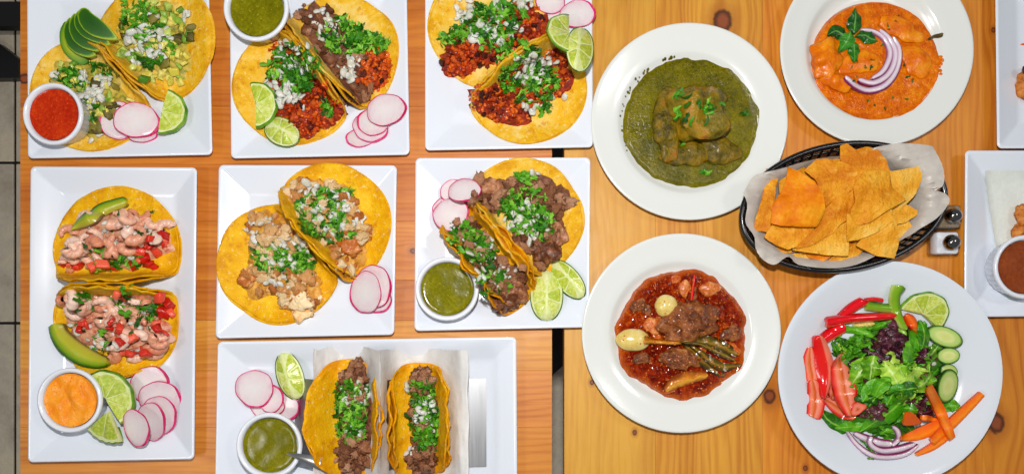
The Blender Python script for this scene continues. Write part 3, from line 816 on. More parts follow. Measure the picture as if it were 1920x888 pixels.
def catmull(pts, n):
    out = []
    P = [pts[0]] + list(pts) + [pts[-1]]
    segs = len(pts) - 1
    for i in range(n + 1):
        t = i / n * segs; k_ = min(int(t), segs - 1); u = t - k_
        p0, p1, p2, p3 = P[k_], P[k_ + 1], P[k_ + 2], P[k_ + 3]
        out.append([0.5 * (2 * b + (c - a) * u + (2 * a - 5 * b + 4 * c - d) * u * u + (3 * b - a - 3 * c + d) * u ** 3) for a, b, c, d in zip(p0, p1, p2, p3)])
    return out
def band(line, thick, camber=0.0, n=18, nv=6, zmode='rest', lift=0.0, frill=0.0, endround=True, zadd=None):
    """strip along an image-space centreline [(px,py,width[,dz])]; v attribute runs left->right of travel"""
    L = catmull([tuple(p) + ((0.0,) if len(p) == 3 else ()) for p in line], n)
    zs = []
    for p in L:
        l, _ = hit(p[0], p[1]); zs.append(l.z)
    # smooth supporting heights: stiff strip lies over the high points
    for _ in range(6):
        zs = [zs[0]] + [max(zs[i] * .6, 0) + .2 * (zs[i - 1] + zs[i + 1]) for i in range(1, len(zs) - 1)] + [zs[-1]]
    C = [at(p[0], p[1], z + thick + lift + p[3]) for p, z in zip(L, zs)]
    vs, fs, va = [], [], []
    ph = R.random() * 9
    for i, c in enumerate(C):
        d = (C[min(i + 1, len(C) - 1)] - C[max(i - 1, 0)]); d.z = 0; d.normalize()
        s_ = Vector((-d.y, d.x, 0)); w_ = L[i][2] * .5
        if endround and i in (0, len(C) - 1): w_ *= 0.55
        for j in range(nv + 1):
            t = j / nv * 2 - 1
            z = camber * (1 - t * t) + frill * abs(t) ** 1.5 * math.sin(i * 1.25 + ph + (2 if t > 0 else 0)) + frill * .6 * nz(i * .5 + ph, t * 2)
            q = c + s_ * (-t * w_); vs.append((q.x, q.y, q.z + z)); va.append(j / nv)
        for j in range(nv, -1, -1):
            t = j / nv * 2 - 1
            z = camber * (1 - t * t) * .7 + frill * abs(t) ** 1.5 * math.sin(i * 1.25 + ph + (2 if t > 0 else 0)) + frill * .6 * nz(i * .5 + ph, t * 2)
            q = c + s_ * (-t * w_ * .94); vs.append((q.x, q.y, q.z + z - thick)); va.append(j / nv)
    m_ = 2 * (nv + 1)
    for i in range(len(C) - 1):
        for j in range(m_): fs.append([i * m_ + j, (i + 1) * m_ + j, (i + 1) * m_ + (j + 1) % m_, i * m_ + (j + 1) % m_])
    fs.append([j for j in range(m_)]); fs.append([(len(C) - 1) * m_ + j for j in range(m_)][::-1])
    return vs, fs, va

def blob(px, py, rx, ry, rot, h, mat, name, parent=None, label=None, cat=None, group=None, nzs=0.045, na=0.18, boxy=1.0, sink=0.25, seed=None, fine=0.0):
    """irregular lump resting on what is under it (image ellipse rx, ry)"""
    sd = R.random() * 50 if seed is None else seed
    l, _ = hit(px, py)
    c = at(px, py, l.z + h * .5); k_ = (HC - l.z) / HC
    NA, NL = 40, 18
    vs, fs = [], []
    ca, sa = math.cos(math.radians(rot)), math.sin(math.radians(rot))
    for i in range(NL + 1):
        th = math.pi * i / NL
        for j in range(NA):
            a = 2 * math.pi * j / NA
            d = Vector((math.sin(th) * math.cos(a), math.sin(th) * math.sin(a), math.cos(th)))
            if boxy != 1.0: d = Vector([math.copysign(abs(q) ** boxy, q) for q in d])
            p = Vector((d.x * rx * k_, d.y * ry * k_, d.z * h * .62))
            m_ = 1 + na * 1.6 * noise.noise(Vector((p.x * nzs, p.y * nzs, p.z * nzs + sd))) + fine * noise.noise(p * nzs * 4.5 + Vector((sd, 0, 0)))
            p *= m_
            z = p.z + h * (.5 - sink)
            vs.append((c.x + p.x * ca - p.y * sa, c.y + p.x * sa + p.y * ca, l.z + z + h * .1))
    for i in range(NL):
        for j in range(NA): fs.append([i * NA + j, (i + 1) * NA + j, (i + 1) * NA + (j + 1) % NA, i * NA + (j + 1) % NA])
    o = mobj(name, vs, fs, mat, parent=parent, loc=(c.x, c.y, l.z))
    if label: tag(o, label, cat, group)
    surf(vs, fs)
    return o

def mound(el, h, mat, name, parent, zmax=1e9, bumps=2.5, bs=0.09, edge=0.14, seed=0.0, rings=16, na=56, profile=0.9, kind=None, label=None, cat=None, flat=False):
    """heap over an image ellipse, following what is under it"""
    px, py, rx, ry, rot = el; rot = math.radians(rot)
    vs, fs = [], []
    for i in range(rings + 1):
        t = i / rings
        for j in range(na):
            a = 2 * math.pi * j / na
            rr = t * (1 + edge * 1.5 * nz(math.cos(a) * 1.8 + seed, math.sin(a) * 1.8, seed) + edge * .6 * nz(math.cos(a) * 6, math.sin(a) * 6, seed + 5))
            x, y = rx * rr * math.cos(a), ry * rr * math.sin(a)
            ix, iy = px + x * math.cos(rot) - y * math.sin(rot), py - x * math.sin(rot) - y * math.cos(rot)
            l, _ = hit(ix, iy)
            z = min(l.z, zmax)
            if flat: z = max(z, flat - 3)
            q = at(ix, iy, z)
            prof = max(0.0, 1 - t ** 2.4) ** profile
            dz = h * prof + bumps * (nz(q.x * bs, q.y * bs, seed) + .5 * nz(q.x * bs * 2.3, q.y * bs * 2.3, seed)) * min(1, prof * 2.5) - (1.5 if i == rings else 0)
            if flat: z = flat if i < rings - 1 else min(flat, z + .6)
            vs.append((q.x, q.y, z + dz + (0.4 if not flat else 0)))
    for i in range(rings):
        for j in range(na): fs.append([i * na + j, (i + 1) * na + j, (i + 1) * na + (j + 1) % na, i * na + (j + 1) % na])
    o = mobj(name, vs, fs, mat, parent=parent)
    if kind: o['kind'] = kind
    if label: tag(o, label, cat)
    surf(vs, fs)
    return o

# ---- small piece templates (unit size, shared meshes)
def tmesh(name, vs, fs, mats, smooth=True, attr=None):
    me = bpy.data.meshes.new(name); me.from_pydata([tuple(v) for v in vs], [], fs)
    for m in (mats if isinstance(mats, list) else [mats]): me.materials.append(m)
    if smooth: me.polygons.foreach_set('use_smooth', [True] * len(fs))
    if attr:
        for k_, vals in attr.items():
            a = me.attributes.new(k_, 'FLOAT', 'POINT'); a.data.foreach_set('value', vals)
    return me
def ico(sub):
    bm = bmesh.new(); bmesh.ops.create_icosphere(bm, subdivisions=sub, radius=1)
    vs = [v.co.copy() for v in bm.verts]; fs = [[v.index for v in f.verts] for f in bm.faces]; bm.free()
    return vs, fs
IC = {1: ico(1), 2: ico(2), 3: ico(3)}
def chunk_t(name, mat, dims, n=4, boxy=0.65, amp=0.25, sub=3, freq=1.6, fine=0.1):
    out = []
    for k_ in range(n):
        sd = R.random() * 80; vs, fs = IC[sub]
        q = []
        dm = [d * R.uniform(.8, 1.2) for d in dims]
        for v in vs:
            d = Vector([math.copysign(abs(c) ** boxy, c) for c in v])
            m_ = 1 + amp * noise.noise(v * freq + Vector((sd, 0, 0))) * 1.6 + fine * noise.noise(v * freq * 3.2 + Vector((0, sd, 0))) * 1.6
            q.append((d.x * dm[0] * .5 * m_, d.y * dm[1] * .5 * m_, d.z * dm[2] * .5 * m_))
        out.append((tmesh(name, q, fs, mat), q, fs))
    return out
def onion_t(n=4):
    out = []
    for k_ in range(n):
        nx, ny = 4, 3; L_, W_, T_ = R.uniform(.7, 1.25), R.uniform(.4, .8), .15
        cur = R.uniform(.15, .45); sk = R.uniform(-.3, .3)
        bm = bmesh.new(); bmesh.ops.create_cube(bm, size=1)
        bmesh.ops.subdivide_edges(bm, edges=bm.edges[:], cuts=2, use_grid_fill=True)
        vs = []
        for v in bm.verts:
            x, y, z = v.co
            m_ = 1 - .22 * (abs(2 * x) ** 3) * (abs(2 * y) ** 3)
            vs.append(((x + sk * y) * L_ * m_, y * W_ * m_, z * T_ - cur * (x * x) * 1.2 - cur * .6 * y * y))
        bm.verts.index_update(); fs = [[v.index for v in f.verts] for f in bm.faces]; bm.free()
        out.append((tmesh('onion_dice', vs, fs, M['onion']), vs, fs))
    return out
def dice_t(name, mat, n=3):
    out = []
    for k_ in range(n):
        bm = bmesh.new(); bmesh.ops.create_cube(bm, size=1)
        bmesh.ops.bevel(bm, geom=bm.edges[:], offset=.09, segments=1, affect='EDGES')
        sx, sy, sz = R.uniform(.7, 1.2), R.uniform(.6, 1), R.uniform(.35, .7); sd = R.random() * 40
        vs = []
        for v in bm.verts:
            m_ = 1 + .5 * noise.noise(v.co * 1.6 + Vector((sd, 0, 0)))
            vs.append((v.co.x * sx * m_, v.co.y * sy * m_, v.co.z * sz * m_))
        bm.verts.index_update(); fs = [[v.index for v in f.verts] for f in bm.faces]; bm.free()
        out.append((tmesh(name, vs, fs, mat), vs, fs))
    return out
def leaf_t(name, mat, n=6, lobes=3, shred=0.0):
    out = []
    for k_ in range(n):
        vs, fs = [], []
        N_ = 30; ph = R.random() * 6; curl = R.uniform(-.35, .5); st = R.uniform(.5, 1.0)
        vs.append((0, 0, 0.04))
        for ri in (.5, 1.0):
            for j in range(N_):
                a = -math.pi + 2 * math.pi * j / N_
                r_ = .5 * (.42 + .58 * abs(math.cos(a * lobes / 2)) ** .7) * (1 + .16 * math.cos(a * 11 + ph)) * (1.15 if abs(a) < .8 else .9)
                if abs(a) > 2.75: r_ *= .35
                x, y = r_ * ri * math.cos(a), r_ * ri * math.sin(a) * st
                vs.append((x, y, curl * (x * x * 1.6) + .12 * math.sin(a * 3 + ph) * ri + .25 * R.uniform(-.2, .2) * ri))
        for j in range(N_):
            j2 = (j + 1) % N_
            fs.append([0, 1 + j, 1 + j2]); fs.append([1 + j, 1 + N_ + j, 1 + N_ + j2, 1 + j2])
        b0 = len(vs)   # stem
        for i in range(4):
            x = -.12 - i * .14
            for q in ((0, .025, 0), (0, -.025, 0), (0, 0, .05)): vs.append((x, q[1] + .05 * math.sin(i + ph), q[2] - .02 * i))
        for i in range(3):
            for j in range(3): fs.append([b0 + i * 3 + j, b0 + i * 3 + (j + 1) % 3, b0 + (i + 1) * 3 + (j + 1) % 3, b0 + (i + 1) * 3 + j])
        out.append((tmesh(name, vs, fs, mat), vs, fs))
    return out
def strip_t(name, mat, n=5, wid=.16):
    out = []
    for k_ in range(n):
        vs, fs = [], []
        cv = R.uniform(-.5, .5); tw = R.uniform(-.6, .6); w0 = wid * R.uniform(.6, 1.5); ph = R.random() * 6
        for i in range(7):
            t = i / 6 - .5; x = t; y = cv * t * t * 1.6; z = .12 * math.sin(t * 4 + ph)
            ww = w0 * (1 - (abs(t) * 2) ** 4 * .7) * (1 + .25 * math.sin(i * 2.3 + ph))
            vs.append((x, y - ww, z - tw * ww)); vs.append((x, y, z + ww * .5)); vs.append((x, y + ww, z + tw * ww))
        for i in range(6):
            for j in range(2): fs.append([i * 3 + j, (i + 1) * 3 + j, (i + 1) * 3 + j + 1, i * 3 + j + 1])
        out.append((tmesh(name, vs, fs, mat), vs, fs))
    return out
def shrimp_t(n=4):
    out = []
    for k_ in range(n):
        vs, fs = [], []; NS, NC = 26, 12; sp = math.radians(R.uniform(200, 265)); Rr = .34
        for i in range(NS + 1):
            t = i / NS; a = sp * t; r_ = (.20 * (1 - t) ** .55 + .055) * (1 + .12 * abs(math.sin(t * 6.5 * math.pi)) ** .6 - .07)
            if i == 0: r_ *= .55
            if t > .93: r_ *= 1.2
            rad = Rr * (1 - .18 * t)
            cx_, cy_ = math.cos(a) * rad, math.sin(a) * rad
            for j in range(NC):
                b = 2 * math.pi * j / NC
                flat_ = 1.0 if t < .9 else .5
                vs.append((cx_ + math.cos(a) * math.cos(b) * r_, cy_ + math.sin(a) * math.cos(b) * r_, math.sin(b) * r_ * flat_ + .05 * t))
        for i in range(NS):
            for j in range(NC): fs.append([i * NC + j, (i + 1) * NC + j, (i + 1) * NC + (j + 1) % NC, i * NC + (j + 1) % NC])
        fs.append(list(range(NC))[::-1]); fs.append([NS * NC + j for j in range(NC)])
        out.append((tmesh('shrimp', vs, fs, M['shrimp']), vs, fs))
    return out
T = {
    'steak': chunk_t('meat_chunk', M['steak'], (1, .75, .6), 6, .62, .38, 3, 1.7, .3),
    'pastor': chunk_t('pork_crumb', M['pastor'], (1, .8, .7), 5, .8, .4, 2, 1.6, .3),
    'charred': chunk_t('charred_crumb', M['charred'], (1, .8, .7), 4, .8, .4, 2, 1.6, .3),
    'chicken': chunk_t('chicken_chunk', M['chicken'], (1, .75, .6), 6, .72, .35, 3, 1.5, .16),
    'onion': onion_t(5), 'tomato': dice_t('tomato_dice', M['tomato'], 4),
    'squash': dice_t('squash_dice', M['squash'], 4), 'zucchini': dice_t('zucchini_dice', M['zucchini'], 4),
    'nopal': chunk_t('pepper_piece', M['nopal'], (1, .7, .3), 3, .7, .3, 2),
    'leaf': leaf_t('cilantro_leaf', M['cilantro'], 7), 'shred': strip_t('cilantro_stem', M['cilantro'], 6, .13),
    'leafdark': leaf_t('herb_leaf', M['herbdark'], 4), 'shrimp': shrimp_t(5),
    'shrimpbit': chunk_t('shrimp_piece', M['shrimp'], (1, .7, .6), 4, .8, .3, 3, 1.6, .2),
    'bits': chunk_t('crumb', M['pastor'], (1, .8, .7), 3, .8, .3, 1),
}
def orient(n, flat, tilt):
    z = Vector((n.x + R.gauss(0, tilt), n.y + R.gauss(0, tilt), max(.25, n.z))).normalized() if flat else Vector((R.gauss(0, 1), R.gauss(0, 1), R.gauss(0, 1))).normalized()
    q = Vector((0, 0, 1)).rotation_difference(z)
    return q @ Quaternion((0, 0, 1), R.uniform(0, 2 * math.pi))
def scatter(kind, root, els, count, size, flat=True, tilt=0.35, lift=0.25, joined=None, mat=None, tz=None, pw=0.5, zmax=1e9, track=False):
    """pieces dropped over image ellipses; each one an object, or one joined mesh when joined is a name"""
    if not isinstance(els, list): els = [els]
    wts = [e[2] * e[3] for e in els]
    jv, jf = [], []
    for i in range(count):
        e = R.choices(els, wts)[0]
        a = R.uniform(0, 2 * math.pi); rr = R.random() ** pw
        x, y = e[2] * rr * math.cos(a), e[3] * rr * math.sin(a); ro = math.radians(e[4])
        px, py = e[0] + x * math.cos(ro) - y * math.sin(ro), e[1] - x * math.sin(ro) - y * math.cos(ro)
        l, n = hit(px, py)
        if l.z > zmax: continue
        s_ = R.uniform(*size)
        me, tv, tf = R.choice(T[kind])
        q = orient(n, flat, tilt)
        p = l + n * (s_ * lift) + Vector((0, 0, R.uniform(0, s_ * .12)))
        if tz: p.z += tz * R.random()
        if joined:
            b = len(jv)
            mtx = Matrix.LocRotScale(p, q, Vector((s_, s_, s_)))
            jv += [tuple(mtx @ Vector(v)) for v in tv]; jf += [[b + k_ for k_ in f] for f in tf]
        else:
            nm = me.name.split('.')[0]
            o = bpy.data.objects.new(nm, me); col.objects.link(o); o.parent = root
            o.location = (p - WL[root]) * U; o.rotation_mode = 'QUATERNION'; o.rotation_quaternion = q
            o.scale = (s_ * U,) * 3
            WL[o] = p
            if track:
                mtx = Matrix.LocRotScale(p, q, Vector((s_, s_, s_)))
                surf([tuple(mtx @ Vector(v)) for v in tv], tf)
    if joined and jv:
        o = mobj(joined, jv, jf, mat or T[kind][0][0].materials[0], parent=root)
        o['kind'] = 'stuff'

def tortilla(root, c, Rr, d, plus, minus, z0, mat, plate, wav=2.0, seed=0.0, dt=0.0, rotj=0.0, thick=3.6):
    """disc bent along a fold axis. c: world centre, d: angle of +t; plus/minus: (t1, rb, theta) per side"""
    NRr, NA = 26, 72
    ca, sa = math.cos(d), math.sin(d)
    def prof(t, side):
        t1, rb, th = side
        t = abs(t)
        if t <= t1: return t, 0.0, 0.0
        arc = rb * th
        if t <= t1 + arc:
            a = (t - t1) / rb; return t1 + rb * math.sin(a), rb * (1 - math.cos(a)), a
        e = t - t1 - arc
        return t1 + rb * math.sin(th) + e * math.cos(th), rb * (1 - math.cos(th)) + e * math.sin(th), th
    top, nor, ra = [], [], []; draped = {}
    for i in range(NRr + 1):
        r_ = Rr * i / NRr
        for j in range(NA):
            a = 2 * math.pi * j / NA
            rr = r_ * (1 + (.012 * math.sin(3 * a + seed) + .010 * math.sin(5 * a + seed * 2) + .02 * nz(math.cos(a) * 2, math.sin(a) * 2, seed)) * (i / NRr))
            t, s_ = rr * math.cos(a), rr * math.sin(a)
            side = plus if t >= 0 else minus
            x, z, ang = prof(t, side); sg = 1 if t >= 0 else -1
            x *= sg
            # wavy rim, stronger where folded up
            wv = wav * (i / NRr) ** 2 * (nz(s_ * .03 + seed, seed * 3.1, t * .01) * 2.0 + .8 * nz(s_ * .085 + seed, t * .03))
            x += sg * wv * math.sin(ang) * 1.6
            z += wv * math.cos(ang) * .9
            x += dt
            ss = s_ * (1 - .0 * z)
            wxx, wyy = c.x + x * ca - ss * sa, c.y + x * sa + ss * ca
            zz = z0 + z
            if plate is not None and ang < 1.0:
                pz = down(wxx, wyy, plate) + 2.0
                if zz < pz + (z0 - 9): zz = pz + (z0 - 9) * .8
            if i and ang < .8 and draped.get(j, 0) - .6 > zz: zz = draped[j] - .6
            if i and ang < .8: draped[j] = zz if zz > z0 + z + 1 else 0
            top.append(Vector((wxx, wyy, zz)))
            nl = Vector((-math.sin(ang) * sg, 0, math.cos(ang)))
            nor.append(Vector((nl.x * ca, nl.x * sa, nl.z)))
            ra.append(i / NRr)
    vs = [tuple(v) for v in top]
    n = len(top)
    vs += [tuple(v - q * thick) for v, q in zip(top, nor)]
    # rounded rim ring
    for j in range(NA):
        k_ = NRr * NA + j; o_ = (top[k_] - top[k_ - NA]).normalized()
        vs.append(tuple(top[k_] - nor[k_] * thick * .5 + o_ * 1.6)); ra.append(1.0)
    ra = ra[:n] + ra[:n] + [1.0] * NA
    fs = []
    for i in range(NRr):
        for j in range(NA):
            j2 = (j + 1) % NA
            a, b, c2, d2 = i * NA + j, (i + 1) * NA + j, (i + 1) * NA + j2, i * NA + j2
            if i == 0: fs.append([a, b, c2]); fs.append([a + n, c2 + n, b + n])
            else: fs.append([a, b, c2, d2]); fs.append([a + n, d2 + n, c2 + n, b + n])
    for j in range(NA):
        j2 = (j + 1) % NA; a, b = NRr * NA + j, NRr * NA + j2; r0, r1 = 2 * n + j, 2 * n + j2
        fs.append([a, r0, r1, b]); fs.append([r0, a + n, b + n, r1])
    o = mobj('tortilla', vs, fs, mat, parent=root, attr={'rim': ra})
    surf(vs, fs)
    return o
FLATSIDE = (200, 10, 0.0)
def side_for(dist, Rr, rb=18, th=math.radians(80)):
    """fold parameters so that the folded rim stands at the projected distance"""
    t1 = (dist - rb * math.sin(th) - (Rr - rb * th) * math.cos(th)) / (1 - math.cos(th))
    return (max(2, t1), rb, th)
def taco(px, py, Rp, dang, label, mat, ridge=None, plus=None, minus=FLATSIDE, z0=10, zr=62, wav=2.0, second=True, pxz=None):
    c = at(px, py, z0); d = math.radians(dang)
    root = empty('taco', (c.x, c.y, z0 - 4), label, 'taco', 'open corn tortilla tacos')
    if ridge:
        r_ = at(ridge[0], ridge[1], zr); dist = (r_.x - c.x) * math.cos(d) + (r_.y - c.y) * math.sin(d)
        plus = side_for(dist, Rp)
    plate = list(CUR)[:1]
    sd = px * .37
    Rw = Rp * (HC - z0) / HC
    if second:
        p2 = (plus[0] + 3, plus[1] + 4, plus[2]) if plus[2] else plus
        m2 = (minus[0] + 3, minus[1] + 4, minus[2]) if minus[2] else minus
        tortilla(root, c, Rw, d, p2, m2, z0, mat, plate, wav * 1.2, sd + 9, dt=R.uniform(-2, 1))
    tortilla(root, c, Rw * .985, d, plus, minus, z0 + 5, mat, plate, wav, sd)
    return root
#FOOD
def cilantro(root, els, n=38, size=(13, 22), shreds=50, stems=10):
    size = (size[0] * 1.2, size[1] * 1.22); shreds = int(shreds * 2.4); n = int(n * 1.15)
    scatter('shred', root, els, stems, (14, 24), True, .5, .2)
    scatter('leaf', root, els, n, size, True, .45, .25, tz=5)
    scatter('shred', root, els, shreds, (9, 17), True, .6, .3, joined='cilantro_shreds', tz=6)
def meat_fill(root, kind, meat, onion, cil, nm=44, ms=(13, 24), no=30, nc=38, h=14, zmax=60, bedmat=None, crumbs=90, os=(12, 19), dark=0, cs=(13, 22)):
    bm_ = {'steak': 'steakbed', 'pastor': 'pastorbed', 'chicken': 'chickenbed'}[kind] if bedmat is None else bedmat
    for k_, e in enumerate(meat):
        mound(e, h, M[bm_], 'filling_bed', root, zmax=zmax, bumps=4, bs=.12, edge=.3, seed=e[0] * .13, kind='stuff')
    sc_ = [(e[0], e[1], e[2] * 1.02, e[3] * 1.02, e[4]) for e in meat]
    scatter(kind, root, sc_, nm, ms, False, 0, .12, zmax=zmax + 30)
    if kind == 'pastor':
        scatter('bits', root, sc_, crumbs * 3, (4, 9), False, 0, .2, joined='pork_bits', zmax=zmax + 30)
        if dark: scatter('charred', root, sc_, dark, (9, 15), False, 0, .2, zmax=zmax + 30)
    elif kind == 'chicken': scatter(kind, root, sc_, 30, (6, 10), False, 0, .2, joined='chicken_bits', zmax=zmax + 30)
    else: scatter(kind, root, sc_, 24, (6, 11), False, 0, .2, joined='meat_bits', zmax=zmax + 30)
    if onion: scatter('onion', root, onion, no, os, True, .6, .35, tz=4)
    if cil:
        cilantro(root, cil, nc, cs)
    if onion: scatter('onion', root, onion, no // 3, os, True, .5, .4, tz=6)
    if cil: scatter('leaf', root, cil, nc // 3, (cs[0], cs[1] * 1.15), True, .4, .3, tz=8); scatter('shred', root, cil, nc // 2, (9, 16), True, .6, .3, joined='cilantro_shreds', tz=8)

rad85 = math.radians(82)
# ======== plate with squash tacos, top left
square_plate([(50, -52), (391, -52), (398, 290), (52, 297)], 'square plate carrying the two squash tacos, in the top left corner beside the red salsa')
zA = at
tA2 = taco(297, 80, 112, 223, 'squash taco with white onion in its middle, upper one on the top left plate', M['tort_pale'], ridge=(248, 143))
mound((290, 80, 66, 74, 35), 12, M['vegbed'], 'filling_bed', tA2, zmax=45, bumps=3, edge=.3, seed=3, kind='stuff')
eA2 = [(292, 82, 76, 82, 35)]
scatter('squash', tA2, [(292, 82, 72, 78, 35), (322, 128, 34, 40, 30)], 60, (12, 19), False, 0, .2)
scatter('zucchini', tA2, eA2, 26, (12, 18), False, 0, .25)
scatter('nopal', tA2, eA2, 12, (14, 24), True, .4, .3)
scatter('onion', tA2, [(290, 70, 34, 48, 25), (252, 95, 26, 30, 20)], 50, (12, 19), True, .6, .4, tz=5)
scatter('onion', tA2, [(340, 30, 20, 14, 0)], 6, (10, 15), True, .5, .4)
cilantro(tA2, [(270, 45, 38, 34, 0), (300, 100, 40, 26, 30), (262, 22, 40, 18, 0)], 44, (12, 20), 50, 8)
tA1 = taco(178, 176, 110, 43, 'squash taco under the sliced avocado fan, lower one on the top left plate', M['tort_pale'], ridge=(238, 152))
mound((170, 180, 82, 60, -40), 12, M['vegbed'], 'filling_bed', tA1, zmax=45, bumps=3, edge=.3, seed=6, kind='stuff')
scatter('squash', tA1, [(185, 190, 80, 48, -40)], 44, (12, 18), False, 0, .2)
scatter('zucchini', tA1, [(135, 140, 36, 26, 0), (190, 195, 70, 50, -40)], 32, (11, 17), False, 0, .25)
scatter('nopal', tA1, [(205, 185, 40, 26, -40), (175, 225, 20, 28, 0)], 14, (14, 24), True, .4, .3)
scatter('onion', tA1, [(172, 165, 34, 30, -40), (200, 150, 26, 16, 0), (178, 195, 24, 24, 0)], 56, (12, 19), True, .6, .4, tz=5)
scatter('onion', tA1, [(106, 142, 12, 9, 0), (185, 258, 14, 9, 0)], 8, (12, 18), True, .4, .4)
cilantro(tA1, [(140, 150, 30, 18, -20), (165, 215, 18, 34, -15), (190, 130, 26, 10, -20)], 34, (10, 17), 50, 6)
def avo(name_label, line, m, thick=7, camber=5, group='avocado slices', n=22, lift=0):
    v, f, a = band(line, thick, camber, n, 8, lift=lift)
    o = mobj('avocado_slice', v, f, m, attr={'v': a}); tag(o, name_label, 'avocado slice', group); surf(v, f); return o
zc = lambda pts: Z(2.864, 0, 0, pts)
for lb, poly, mt, lf in (
    ('outermost yellow edged avocado slice of the fan on the squash taco', [(350, 105), (325, 165), (328, 240), (352, 292), (395, 332), (440, 350), (474, 326), (440, 300), (400, 262), (378, 210), (370, 150)], 'avo_low', 2),
    ('second avocado slice of the fan, narrow and dark green, above the yellow edged one', [(378, 85), (350, 130), (346, 190), (366, 252), (410, 292), (470, 310), (514, 292), (490, 270), (445, 245), (412, 200), (398, 140)], 'avo_top', 2),
    ('third avocado slice in the middle of the fan on the squash taco', [(402, 65), (376, 110), (375, 170), (400, 228), (450, 264), (520, 278), (584, 250), (550, 232), (490, 205), (450, 165), (430, 110)], 'avo_top', 2),
    ('fourth avocado slice of the fan, just under the topmost one', [(428, 52), (402, 95), (406, 150), (445, 202), (510, 230), (588, 244), (570, 200), (520, 170), (480, 130), (452, 80)], 'avo_top', 3),
    ('broad topmost avocado slice with a pointed tip, crowning the fan on the squash taco', [(436, 48), (468, 44), (502, 78), (545, 108), (590, 150), (630, 208), (560, 212), (500, 198), (455, 168), (428, 125), (420, 80)], 'avo_top', 4)):
    P = zc(poly); px_, py_ = sum(p[0] for p in P) / len(P), sum(p[1] for p in P) / len(P)
    m_, zf_, z0_ = rest(px_, py_, 24, 20, .6, lift=6 + lf)
    zq = min(z0_, 92)
    c_ = at(px_, py_, zq)
    o_ = [tuple(at(p[0], p[1], zq)[:2]) for p in smooth_poly(P, 2)]
    v_, f_, a_ = slab(o_, lambda x, y: zq + .12 * ((x - c_.x) - (y - c_.y)) * -.5 + 5 * (1 - ((x - c_.x) ** 2 + (y - c_.y) ** 2) / 1400), 6, 5, .5, .98)
    o = mobj('avocado_slice', v_, f_, M[mt], attr={'rim': a_}); tag(o, lb, 'avocado slice', 'avocado slices'); surf(v_, f_)
ramekin(97, 213, 58, 'ramekin of bright red salsa overhanging the corner of the top left plate', M['salsa_red'], 'red_salsa', 'bright red salsa in the ramekin at the left edge of the table', zb=20, tilt=(2, -3), level=8)
radish(266, 250, 27, 17, 'radish slice mostly hidden under the other two on the squash taco plate')
radish(220, 226, 33, 34, 'left radish slice of the pair beside the red salsa ramekin')
radish(255, 225, 36, 34, 'large round radish slice on top beside the single lime on the top left plate', side=-30)
lime_round(302, 208, 44, -12, 172, 'lime wedge with face up in the lower right corner of the squash taco plate', 16, 0.92)

# ======== plate with mixed meat tacos, top second
square_plate([(430, -52), (762, -52), (768, 290), (433, 297)], 'square plate carrying red pork and beef tacos, beneath the green salsa at the top')
tB2 = taco(637, 104, 111, 220, 'taco of chopped beef and red pork, on the plate with four radish slices', M['tort_pale'], ridge=(611, 136))
meat_fill(tB2, 'steak', [(600, 40, 44, 30, -20), (668, 150, 40, 46, -30), (640, 95, 44, 56, 35)], None, None, 44, (14, 24), zmax=45)
meat_fill(tB2, 'pastor', [(700, 130, 34, 40, -10)], [(610, 50, 24, 32, 30), (655, 130, 26, 20, 40)], [(650, 72, 48, 34, -30), (690, 80, 42, 20, -10)], 40, (9, 14), 40, 56, dark=10, zmax=45)
tB1 = taco(553, 163, 110, 40, 'red pork taco with two lime wedges on it, below the green salsa ramekin', M['tort_pale'], ridge=(600, 142))
meat_fill(tB1, 'pastor', [(560, 190, 62, 66, 0), (590, 215, 52, 36, 10), (545, 100, 40, 26, -10)], [(528, 165, 28, 30, -30), (560, 110, 42, 28, -30), (550, 185, 30, 14, -20)], [(553, 132, 50, 46, -40), (560, 120, 40, 40, 0), (612, 200, 12, 18, 0)], 70, (9, 14), 64, 62, dark=12, zmax=45)
ramekin(479, 14, 62, 'ramekin of green salsa cut by the top edge of the picture', M['salsa_green'], 'green_salsa', 'green salsa in the ramekin at the top edge of the picture', zb=24, tilt=(2, -2))
radish(676, 258, 28, 19, 'lowest radish slice of the four on the pork and beef taco plate', 0, side=200)
radish(694, 240, 34, 27, 'second lowest radish slice of the four on the pork and beef taco plate', -.3, side=-60)
radish(700, 228, 31, 27, 'third radish slice, just under the large top one beside the mixed tacos', -.2)
radish(724, 206, 37, 31, 'large uppermost radish slice near the right edge of the pork and beef taco plate', 0, side=-10)
lime_round(479, 196, 39, 8, 196, 'narrow lime half leaning on the left of the red pork taco', 14, 1.05)
lime_wedge(527, 246, 37, 25, -28, 'short lime wedge with its ridge up at the lower rim of the red pork taco')

